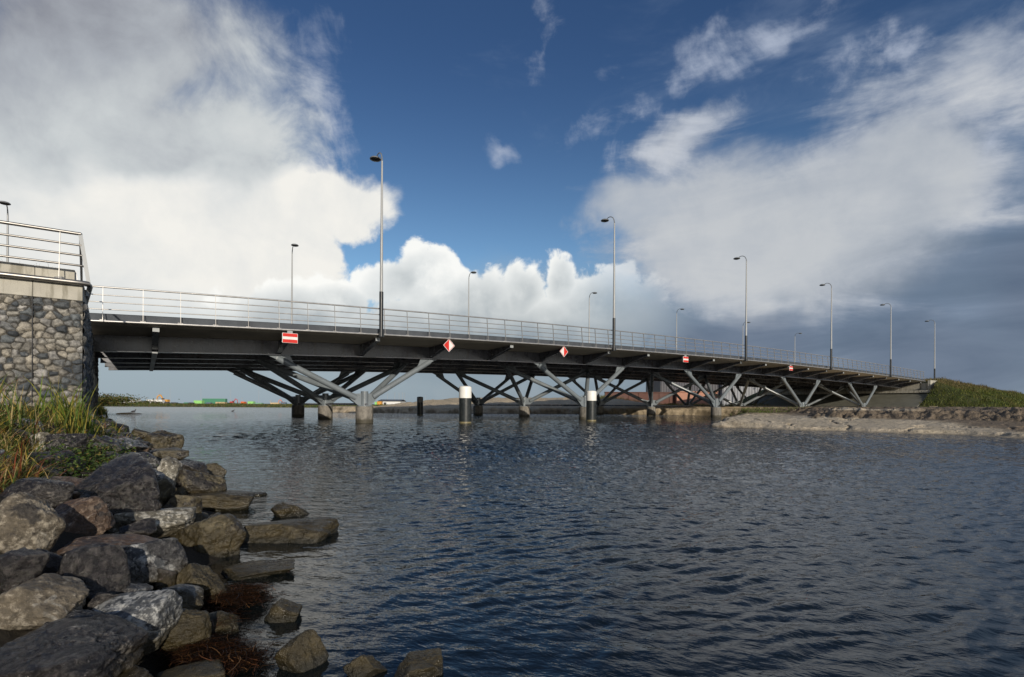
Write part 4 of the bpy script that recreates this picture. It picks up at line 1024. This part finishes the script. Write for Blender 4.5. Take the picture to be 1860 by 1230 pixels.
def leaflets(centres, size, cols, rng, flat=0.5):
    n = len(centres); a = rng.normal(size=(n, 3)); a[:, 2] *= flat; a /= np.linalg.norm(a, axis=1)[:, None]; b = rng.normal(size=(n, 3)); b -= (a*b).sum(1)[:, None]*a; b /= np.linalg.norm(b, axis=1)[:, None]
    s = size[:, None]; V = np.stack([centres-a*s, centres+b*s*0.5, centres+a*s, centres-b*s*0.5], 1).reshape(-1, 3)
    return V, np.arange(n*4).reshape(-1, 4), np.repeat(cols, 4, axis=0)
def build_weeds():
    c = roots_px(44, 95, 222, 822, 872); n = 44*50
    P = np.repeat(c, 50, axis=0)+rng.normal(size=(n, 3))*np.array([0.07, 0.07, 0.05])+np.array([0, 0, 0.09])
    V, Fq, C = leaflets(P, rng.uniform(0.006, 0.016, n), palette(rng, n, [(0.045, 0.085, 0.014), (0.08, 0.12, 0.02), (0.18, 0.15, 0.04), (0.03, 0.055, 0.012)], [.4, .25, .1, .25]), rng)
    tag(np_mesh('weeds', V, Fq, M['leaf'], colors=C), 'low bright green leafy weeds growing over the stones', 'weeds', kind='stuff')
build_weeds()
def build_far_reeds():
    n = 5200; Y = rng.uniform(30, 52, n); s = rng.uniform(0.0, 3.5, n); X = shore_x(Y)-s/0.84
    z = left_bank(X, Y)-0.05; H = rng.uniform(0.5, 1.25, n)*(0.55+0.5*np.clip(s/2.0, 0, 1))
    V, Fq, C = blades(np.c_[X, Y, z], H, rng.uniform(0.02, 0.04, n), rng.uniform(0.1, 0.5, n), palette(rng, n, [(0.06, 0.10, 0.015), (0.16, 0.15, 0.03), (0.24, 0.19, 0.07)], [.45, .35, .2]), rng, 4)
    n2 = 5000; a = rng.normal(size=(n2, 3))*np.array([0.9, 1.6, 0.20]); P = np.array([-34.4, 43.0, 1.15])+a
    P[:, 2] = np.maximum(P[:, 2], 0.7)
    L = leaflets(P, rng.uniform(0.05, 0.10, n2), palette(rng, n2, [(0.06, 0.085, 0.015), (0.14, 0.12, 0.03), (0.20, 0.15, 0.06)], [.5, .3, .2]), rng)
    tag(np_mesh('reeds', V, Fq, M['leaf'], smooth=True, colors=C), 'green reeds at the water edge seen beneath the bridge beside the wall', 'reeds', kind='stuff')
    b = empty('bush', (-34.6, 43.0, 0.7)); tag(b, 'yellow green bush behind the reeds, right of the dark abutment side', 'bush')
    o = np_mesh('foliage', L[0]-np.array([-34.6, 43.0, 0.7]), L[1], M['leaf'], b, colors=L[2])
    mb = MB()
    for k in range(14):
        a = k*0.9; mb.tube([(0.2*math.cos(a), 0.2*math.sin(a), -0.1), (0.7*math.cos(a), 0.9*math.sin(a), 1.0)], [0.03, 0.008], 6)
    mb.build('stem', mat('bark', (0.09, 0.06, 0.035), 0.9), b)
    # low growth on the far shore
    n = 16000; X = rng.uniform(-150, 60, n); Y = 124+rng.random(n)**1.5*14; z = np.interp(Y, [118, 121, 125, 130, 200], [-1.3, -0.4, 0.2, 0.55, 0.72])
    V, Fq, C = blades(np.c_[X, Y, z-0.05], rng.uniform(0.3, 0.62, n)*(1+0.5*np.sin(X*0.11)*np.sin(X*0.37)), rng.uniform(0.08, 0.16, n), rng.uniform(0.1, 0.5, n), palette(rng, n, [(0.05, 0.085, 0.015), (0.12, 0.12, 0.03), (0.17, 0.13, 0.05)], [.5, .3, .2]), rng, 3)
    tag(np_mesh('shore_growth', V, Fq, M['leaf'], smooth=True, colors=C), 'low green strip of reeds along the far shore', 'reeds', kind='stuff')
    # bushes on the far shore
    for k, (px, w, h, lab) in enumerate([(270, 8.5, 2.0, 'dark green bush in front of the second white container row'), (204, 2.4, 0.8, 'low bush left of the first white container row'), (240, 1.6, 0.5, 'small scrub below the first white container row')]):
        p = at(px, 735, 140.0); n2 = 900; a = rng.normal(size=(n2, 3)); a /= np.linalg.norm(a, axis=1)[:, None]; a *= rng.random((n2, 1))**0.33
        P = a*np.array([w/2, 1.5, h*0.6]); P[:, 2] = np.abs(P[:, 2])*(1-0.25*np.abs(np.sin(P[:, 0]*2)))
        L = leaflets(P, rng.uniform(0.12, 0.25, n2), palette(rng, n2, [(0.04, 0.06, 0.015), (0.08, 0.08, 0.025), (0.12, 0.09, 0.04)], [.5, .3, .2]), rng)
        o = np_mesh('bush', L[0], L[1], M['leaf'], colors=L[2]); o.location = (p.x, 140, 0.55); tag(o, lab, 'bush')
build_far_reeds()
def build_embankment_grass():
    n = 60000; u = U1+rng.uniform(-6, 75, n); v = rng.uniform(-9.5, 1.5, n); X = P0.x+AX*u-AY*v; Y = P0.y+AY*u+AX*v; P = np.c_[X, Y]
    z0 = sand_z(P); z, em = embank(P, z0); ok = em; P = P[ok]; z = z[ok]; n = len(P)
    patch = fbm(np.c_[P*0.5, z], 3, 71); dry = np.clip(sstep(z, 2.6, 3.9)*0.75+patch*0.5, 0, 1)[:, None]
    C = palette(rng, n, [(0.075, 0.110, 0.016), (0.16, 0.17, 0.03), (0.045, 0.065, 0.014)], [.4, .3, .3])*(1-dry)+palette(rng, n, [(0.20, 0.155, 0.07), (0.15, 0.12, 0.045)], [.6, .4])*dry
    V, Fq, C = blades(np.c_[P, z-0.04], rng.uniform(0.15, 0.50, n)*(1+0.7*patch), rng.uniform(0.03, 0.07, n), rng.uniform(0.2, 1.0, n), C, rng, 3)
    tag(np_mesh('embankment_grass', V, Fq, M['leaf'], smooth=True, colors=C), 'rough green grass covering the road embankment', 'grass', kind='stuff')
    # sparse weeds on the sand and in front of the brown wall
    n = 5000; X = rng.uniform(10, 34, n); Y = rng.uniform(66, 76, n); P = np.c_[X, Y]; k = fbm(np.c_[P*0.4, X*0], 3, 5) > -0.1; P = P[k]; z = sand_z(P); n = len(P)
    a = blades(np.c_[P, z-0.03], rng.uniform(0.2, 0.7, n), rng.uniform(0.03, 0.06, n), rng.uniform(0.1, 0.6, n), palette(rng, n, [(0.20, 0.19, 0.05), (0.09, 0.12, 0.02), (0.28, 0.23, 0.10)], [.4, .3, .3]), rng, 3)
    n = 1400; X = rng.normal(21.5, 2.2, n); Y = rng.uniform(44, 48, n); P = np.c_[X, Y]; z = sand_z(P)
    b = blades(np.c_[P, z-0.03], rng.uniform(0.1, 0.3, n), rng.uniform(0.02, 0.04, n), rng.uniform(0.1, 0.8, n), palette(rng, n, [(0.10, 0.15, 0.02), (0.07, 0.10, 0.02)], [.5, .5]), rng, 3)
    V, Fq, C = merge([a, b]); tag(np_mesh('sparse_weeds', V, Fq, M['leaf'], smooth=True, colors=C), 'sparse yellowish weeds on the sand below the brown wall', 'weeds', kind='stuff')
build_embankment_grass()
def build_parapet_weeds():
    n = 60; X0 = CORNER+WING*0.9; roots = np.array([tuple(CORNER+WING*rng.uniform(0.35, 1.7)-Vector((AY, -AX, 0))*rng.uniform(0.9, 1.6)+Vector((0, 0, 3.9))) for _ in range(n)])
    V, Fq, C = blades(roots, rng.uniform(0.15, 0.42, n), rng.uniform(0.006, 0.012, n), rng.uniform(0.1, 0.7, n), palette(rng, n, [(0.16, 0.12, 0.07), (0.10, 0.09, 0.04)], [.6, .4]), rng, 4)
    tag(np_mesh('dry_weeds', V, Fq, M['leaf'], smooth=True, colors=C), 'a few dry weeds sticking up behind the concrete parapet', 'weeds', kind='stuff')
build_parapet_weeds()
def build_seaweed():
    parts = []
    for (cx, cy, sx, sy, n) in ((400, 1190, 66, 26, 5200), (345, 1180, 44, 30, 1800), (420, 1085, 54, 14, 1300), (455, 1069, 34, 6, 700), (385, 1120, 44, 18, 1100)):
        px = rng.normal(cx, sx*0.5, n); py = rng.normal(cy, sy*0.5, n); pts = []
        for a, b in zip(px, py):
            d = pix(a, b); z = 0.012+0.05*rng.random()**2; Yc = (z-CAMZ)/d[2]; pts.append((d[0]*Yc, Yc, z))
        pts = np.array(pts); pal = palette(rng, n, [(0.045, 0.022, 0.012), (0.12, 0.048, 0.022), (0.24, 0.12, 0.05), (0.02, 0.014, 0.010)], [.4, .25, .1, .25])
        az = R(35)+rng.normal(size=n)*0.7; L = rng.uniform(0.012, 0.06, n); w = rng.uniform(0.0005, 0.0015, n); t = np.linspace(-1, 1, 5)
        dx, dy = np.cos(az), np.sin(az); curl = rng.normal(size=n)*0.25
        x = pts[:, 0:1]+dx[:, None]*L[:, None]*t+(-dy*curl*L)[:, None]*t**2; y = pts[:, 1:2]+dy[:, None]*L[:, None]*t+(dx*curl*L)[:, None]*t**2
        z = pts[:, 2:3]+rng.normal(size=(n, 1))*0.003+(1-t**2)*L[:, None]*0.12
        A = np.stack([x-dy[:, None]*w[:, None], y+dx[:, None]*w[:, None], z], 2); Bq = np.stack([x+dy[:, None]*w[:, None], y-dx[:, None]*w[:, None], z+0.001], 2)
        V = np.stack([A, Bq], 2).reshape(-1, 3); base = (np.arange(n)*10)[:, None]; k = np.arange(4)[None]*2
        parts.append((V, np.stack([base+k, base+k+1, base+k+3, base+k+2], 2).reshape(-1, 4), np.repeat(pal, 10, axis=0)))
    V, Fq, C = merge(parts); tag(np_mesh('seaweed', V, Fq, M['leaf'], colors=C), 'tangled reddish brown seaweed washed up between the stones', 'seaweed', kind='stuff')
build_seaweed()

# ------------------------------------------------------------------ things on the far shore
M['cwhite'] = mat('container white', (0.72, 0.72, 0.70), 0.5, var=0.05); M['cgreen'] = mat('shed green', (0.07, 0.24, 0.15), 0.5, var=0.08)
M['clime'] = mat('lime box', (0.30, 0.62, 0.20), 0.5, var=0.08); M['corange'] = mat('orange box', (0.75, 0.17, 0.05), 0.5, var=0.08)
M['ctan'] = mat('tan box', (0.55, 0.42, 0.25), 0.6, var=0.1); M['cdark'] = mat('dark machine paint', (0.05, 0.05, 0.055), 0.5, var=0.1)
M['cblue'] = mat('blue grey steel', (0.12, 0.16, 0.22), 0.5, var=0.1); M['digger'] = mat('digger yellow', (0.62, 0.30, 0.05), 0.5, var=0.08); M['cred'] = mat('machine red', (0.5, 0.05, 0.04), 0.5)
M['brownwall'] = mat('rusty brown sheet', (0.10, 0.042, 0.030), 0.75, var=0.15, vscale=0.6); M['orangewall'] = mat('salmon brick', (0.42, 0.21, 0.145), 0.85, var=0.1, vscale=1.0)
M['slat'] = mat('dark slat cladding', (0.055, 0.055, 0.07), 0.6, var=0.2, vscale=0.7); M['slatgrey'] = mat('grey slat cladding', (0.24, 0.25, 0.27), 0.6, var=0.2, vscale=0.7)
M['roofg'] = mat('shed roof', (0.20, 0.36, 0.27), 0.5)
YF = 300.0
def gz(px): return 0.72
def box_thing(name, x0, x1, ytop, m, label, cat, group=None, Y=YF, ribs=10, depth=2.5, base=0.68, roof=None):
    a = at(x0, ytop, Y); b = at(x1, ytop, Y); w = abs(b.x-a.x); h = max((a.z+b.z)/2-base, 0.6)
    r = empty(name, ((a.x+b.x)/2, Y, base)); tag(r, label, cat, group)
    mb = MB().box((0, 0, h/2), (w, depth, h))
    for k in range(ribs): mb.box((-w/2+(k+0.5)*w/ribs, -depth/2-0.03, h/2), (w/ribs*0.45, 0.07, h*0.86))
    mb.build('body', m, r)
    d = MB()
    for sx in (-1, 1): d.box((sx*(w/2-0.06), -depth/2-0.05, h/2), (0.14, 0.12, h+0.02))
    d.box((0, -depth/2-0.05, h+0.02), (w+0.1, 0.16, 0.14))
    d.build('frame', roof or m, r)
    return r
G = 'white containers on the far shore'
box_thing('container', 217, 238, 726.0, M['cwhite'], 'left one of the two joined white containers on the far shore', 'container', G)
box_thing('container', 238.5, 254, 726.6, M['cwhite'], 'right one of the two joined white containers on the far shore', 'container', G)
box_thing('container', 269, 297, 726.3, M['cwhite'], 'longer white container below the yellow digger on the far shore', 'container', G)
box_thing('site_hut', 354.5, 369, 727.8, M['clime'], 'lime green hut left of the green shed on the far shore', 'hut')
r = box_thing('green_shed', 369.5, 411, 724.3, M['cgreen'], 'long green shed on the far shore', 'shed', Y=320, ribs=24, roof=M['roofg'])
box_thing('tan_container', 394, 410, 730.6, M['ctan'], 'tan container in front of the green shed', 'container', Y=290)
box_thing('orange_container', 439.5, 446, 729.8, M['corange'], 'orange container on the far shore', 'container', ribs=5)
box_thing('lime_container', 452, 462, 729.4, M['clime'], 'lime container right of the orange one on the far shore', 'container', ribs=6)
box_thing('low_container', 463, 477, 732.0, M['roofg'], 'low pale green container right of the lime one', 'container', ribs=6)
box_thing('dark_container', 493, 508, 731.6, M['ctan'], 'brownish container near the left pier row', 'container', ribs=6)
for k, (x0, x1, y, m, lab) in enumerate([(312, 322, 732.5, 'cdark', 'dark skip right of the yellow digger'), (336, 342, 732.3, 'cgreen', 'small dark green skip left of the lime hut'), (376, 384, 731.3, 'cblue', 'blue grey skip in front of the green shed'),
        (300, 307, 731.5, 'cdark', 'low dark skip just right of the white container'), (345, 352, 733, 'cdark', 'dark skip beside the lime hut'), (414, 419, 733, 'cdark', 'tiny dark skip right of the green shed'), (512, 520, 731, 'cblue', 'blue grey skip by the left pier row')]):
    box_thing('skip', x0, x1, y, M[m], lab, 'skip', 'skips on the far shore', Y=290, ribs=4, depth=1.8)
def digger(px, Y, m, label, s=1.0, flip=1):
    p = at(px, 733, Y); r = empty('excavator', (p.x, Y, 0.68)); tag(r, label, 'excavator')
    def sc(v): return (v[0]*s*flip, v[1]*s, v[2]*s)
    t = MB()
    for sy in (-1, 1): t.box(sc((0, sy*1.1, 0.45)), (4.0*s, 0.55*s, 0.9*s))
    t.build('track', M['cdark'], r, bevel=0.15*s)
    MB().box(sc((0.4, 0, 1.75)), (3.6*s, 2.6*s, 1.5*s)).build('body', m, r, bevel=0.1*s)
    MB().box(sc((-0.9, -0.7, 2.4)), (1.3*s, 1.1*s, 1.7*s)).build('cab', M['cdark'], r, bevel=0.08*s)
    MB().bar(sc((-1.0, 0.3, 2.0)), sc((-3.2, 0.3, 5.4)), 0.45*s, 0.6*s).bar(sc((-3.2, 0.3, 5.4)), sc((-5.0, 0.3, 4.3)), 0.4*s, 0.55*s).build('boom', m, r)
    MB().bar(sc((-5.0, 0.3, 4.5)), sc((-5.7, 0.3, 1.4)), 0.35*s, 0.45*s).build('dipper', m, r)
    MB().box(sc((-5.4, 0.3, 1.0)), (1.0*s, 1.0*s, 0.9*s)).build('bucket', M['cdark'], r, bevel=0.1*s)
digger(300, 305, M['digger'], 'yellow excavator with raised arm behind the white container on the far shore', 0.95, 1)
digger(422, 300, M['cred'], 'small red and dark excavator between the green shed and the orange container', 0.55, -1)
digger(514, 310, M['corange'], 'orange excavator near the left pier row', 0.5, 1)
def mast(px, ytop, Y, label, group='tall thin masts on the far shore', rad=0.11, name='light_mast'):
    p = at(px, ytop, Y); r = empty(name, (p.x, Y, 0.7)); tag(r, label, 'mast', group)
    h = p.z-0.7; MB().tube([(0, 0, 0), (0, 0, h)], [rad, rad*0.6], 8).build('pole', M['pole'], r, smooth=True)
    MB().box((0, 0, h), (rad*7, rad*3, rad*2.2)).build('floodlight', M['pole'], r)
for px, yt, lab in ((309, 706.5, 'tall thin mast standing just right of the yellow excavator'), (365, 707.5, 'tall thin mast rising behind the left end of the green shed'), (419, 708.5, 'tall thin mast right of the green shed'), (470, 710, 'tall thin mast right of the lime container')):
    mast(px, yt, 420, lab)
mast(288, 716, 310, 'short white mast beside the yellow excavator', 'short white posts on the far shore', 0.16, 'white_mast')
mast(439.5, 723.5, 310, 'short white post left of the orange container', 'short white posts on the far shore', 0.10, 'white_mast')
mast(491.5, 728.5, 310, 'short white post beside the brownish container', 'short white posts on the far shore', 0.22, 'white_mast')
mast(773, 719, 420, 'lone lamp mast just right of the small dark mooring pile', 'short white posts on the far shore', 0.10, 'white_mast')
def windmill(px, ytop, Y, label, ph):
    p = at(px, ytop, Y); r = empty('wind_turbine', (p.x, Y, 0.9)); tag(r, label, 'wind turbine', 'distant wind turbines'); h = p.z-0.9
    MB().tube([(0, 0, 0), (0, 0, h)], [0.55, 0.30], 10).build('tower', M['pole'], r, smooth=True)
    hb = MB().box((0, -0.6, h), (0.8, 2.0, 0.8)).build('nacelle', M['pole'], r, bevel=0.1)
    for k in range(3):
        a = ph+k*2.094; MB().bar((0, -2.4, h), (h*0.16*math.sin(a), -2.4, h+h*0.16*math.cos(a)), 0.15, 0.3, up=(0, 1, 0)).build('blade', M['pole'], hb)
for k, (px, yt, lab) in enumerate([(704, 716, 'leftmost small wind turbine, just right of the near pier'), (717, 714, 'second small wind turbine from the left'), (725, 714.5, 'third small wind turbine, in the middle of the distant row'), (731, 713.5, 'fourth small wind turbine from the left'), (735, 714.5, 'rightmost small wind turbine, left of the small dark mooring pile')]):
    windmill(px, yt, 1500, lab, k*0.7)
def house(px0, px1, yt, ye, Y, label, wall, roofm, name='shed'):
    a = at(px0, yt, Y); b = at(px1, yt, Y); w = b.x-a.x; zb = 0.6; ze_ = at(px0, ye, Y).z-zb; zt = a.z-zb; D = 12
    r = empty(name, ((a.x+b.x)/2, Y, zb)); tag(r, label, 'building')
    MB().box((0, 0, ze_/2), (w, D, ze_)).build('wall', wall, r)
    g = [(-w/2-0.3, -D/2-0.3, ze_), (w/2+0.3, -D/2-0.3, ze_), (w/2+0.3, 0, zt), (-w/2-0.3, 0, zt), (-w/2-0.3, D/2+0.3, ze_), (w/2+0.3, D/2+0.3, ze_)]
    MB().add(g+[(x, y, z+0.25) for x, y, z in g], [(0, 1, 2, 3), (3, 2, 5, 4), (9, 8, 7, 6), (10, 11, 8, 9), (0, 6, 7, 1), (4, 5, 11, 10), (0, 3, 9, 6), (3, 4, 10, 9), (1, 7, 8, 2), (2, 8, 11, 5)]).build('roof', roofm, r)
    MB().box((-w*0.2, -D/2-0.06, ze_*0.35), (w*0.12, 0.1, ze_*0.7)).build('door', M['cdark'], r)
house(693, 732, 726.5, 729.3, 260, 'white building with a dark roof behind the dune, right of the near pier', M['cwhite'], M['cdark'])
house(1848.5, 1857, 722.5, 726, 330, 'tiny pale house at the far right edge beyond the grass mound', M['cwhite'], M['orangewall'], 'house')
box_thing('yellow_container', 686, 694, 729.5, M['digger'], 'yellow container left of the white building behind the dune', 'container', Y=240, ribs=4)
box_thing('green_container', 682, 686.5, 730.5, M['clime'], 'bright green container at the foot of the near pier', 'container', Y=240, ribs=3)
# low brown wall and slatted halls behind the bridge
def wall_thing(name, x0, x1, yt, Y, m, label, cat, ribs, depth=0.5, base=0.4):
    a = at(x0, yt, Y); b = at(x1, yt, Y); w = b.x-a.x; h = (a.z+b.z)/2-base; r = empty(name, ((a.x+b.x)/2, Y, base)); tag(r, label, cat)
    mb = MB().box((0, 0, h/2), (w, depth, h)); mb.build('wall', m, r)
    mb = MB()
    for k in range(ribs): mb.box((-w/2+(k+0.5)*w/ribs, -depth/2-0.045, h/2), (w/ribs*0.42, 0.09, h*0.97))
    mb.build('cladding', m, r)
    MB().box((0, -0.05, h+0.06), (w+0.1, depth+0.25, 0.12)).build('coping', m, r)
wall_thing('brown_wall', 1098.5, 1228, 713.5, 80, M['brownwall'], 'low rusty brown wall seen between the struts behind the bridge', 'wall', 7)
wall_thing('salmon_wall', 1228.5, 1302, 712.5, 79, M['orangewall'], 'low salmon coloured wall right of the rusty brown one', 'wall', 1)
wall_thing('dark_hall', 1186, 1292, 676, 96, M['slat'], 'dark hall with vertical slats behind the rusty brown wall', 'hall', 24, 10)
wall_thing('grey_hall', 1292.5, 1420, 680, 95, M['slatgrey'], 'grey hall with vertical slats under the right part of the bridge', 'hall', 26, 10)

# birds and small things on the water
def bird(px, py, label, L=0.35, stone=False):
    Y = 0.9*F/(py-(HY+ROLL*(px-HX))); p = at(px, py, Y)
    m = M['cdark']; r = empty('bird', (p.x, p.y, 0.0 if not stone else 0.12)); tag(r, label, 'bird')
    D, Fc = ico(4); V = D*np.array([L*0.5, L*0.22, L*0.24]); V[:, 2] += L*0.2+D[:, 0]*L*0.08
    neck = sstep(D[:, 0], 0.6, 1.0)[:, None]; V += neck*np.array([0.02, 0, L*0.42]); tail = sstep(-D[:, 0], 0.6, 1.0)[:, None]; V += tail*np.array([-L*0.15, 0, L*0.02])
    hd = D*L*0.12+np.array([L*0.58, 0, L*0.72])
    np_mesh('body', V, Fc, m, r, True); np_mesh('head', hd, Fc, m, r, True)
    MB().tube([(L*0.66, 0, L*0.72), (L*0.86, 0, L*0.68)], [L*0.04, L*0.008], 6).build('beak', M['ctan'], r)
    if stone:
        lg = MB()
        for sy in (-1, 1): lg.tube([(0, sy*0.03, 0.02-0.05), (0, sy*0.03, L*0.1)], 0.008, 6)
        lg.build('legs', M['ctan'], r)
bird(242.5, 751.5, 'dark bird standing on a low stone off the reeds', 0.34, True)
o = rock(at(236, 751.5, 41.5)*1.0, (2.0, 0.9, 0.30), 0, 'dark', 900, 4); o.location.z = 0.02; tag(o, 'low dark stone in the water with a bird on it', 'stone')
bird(423, 747.6, 'dark duck swimming on the bright water under the bridge', 0.3)
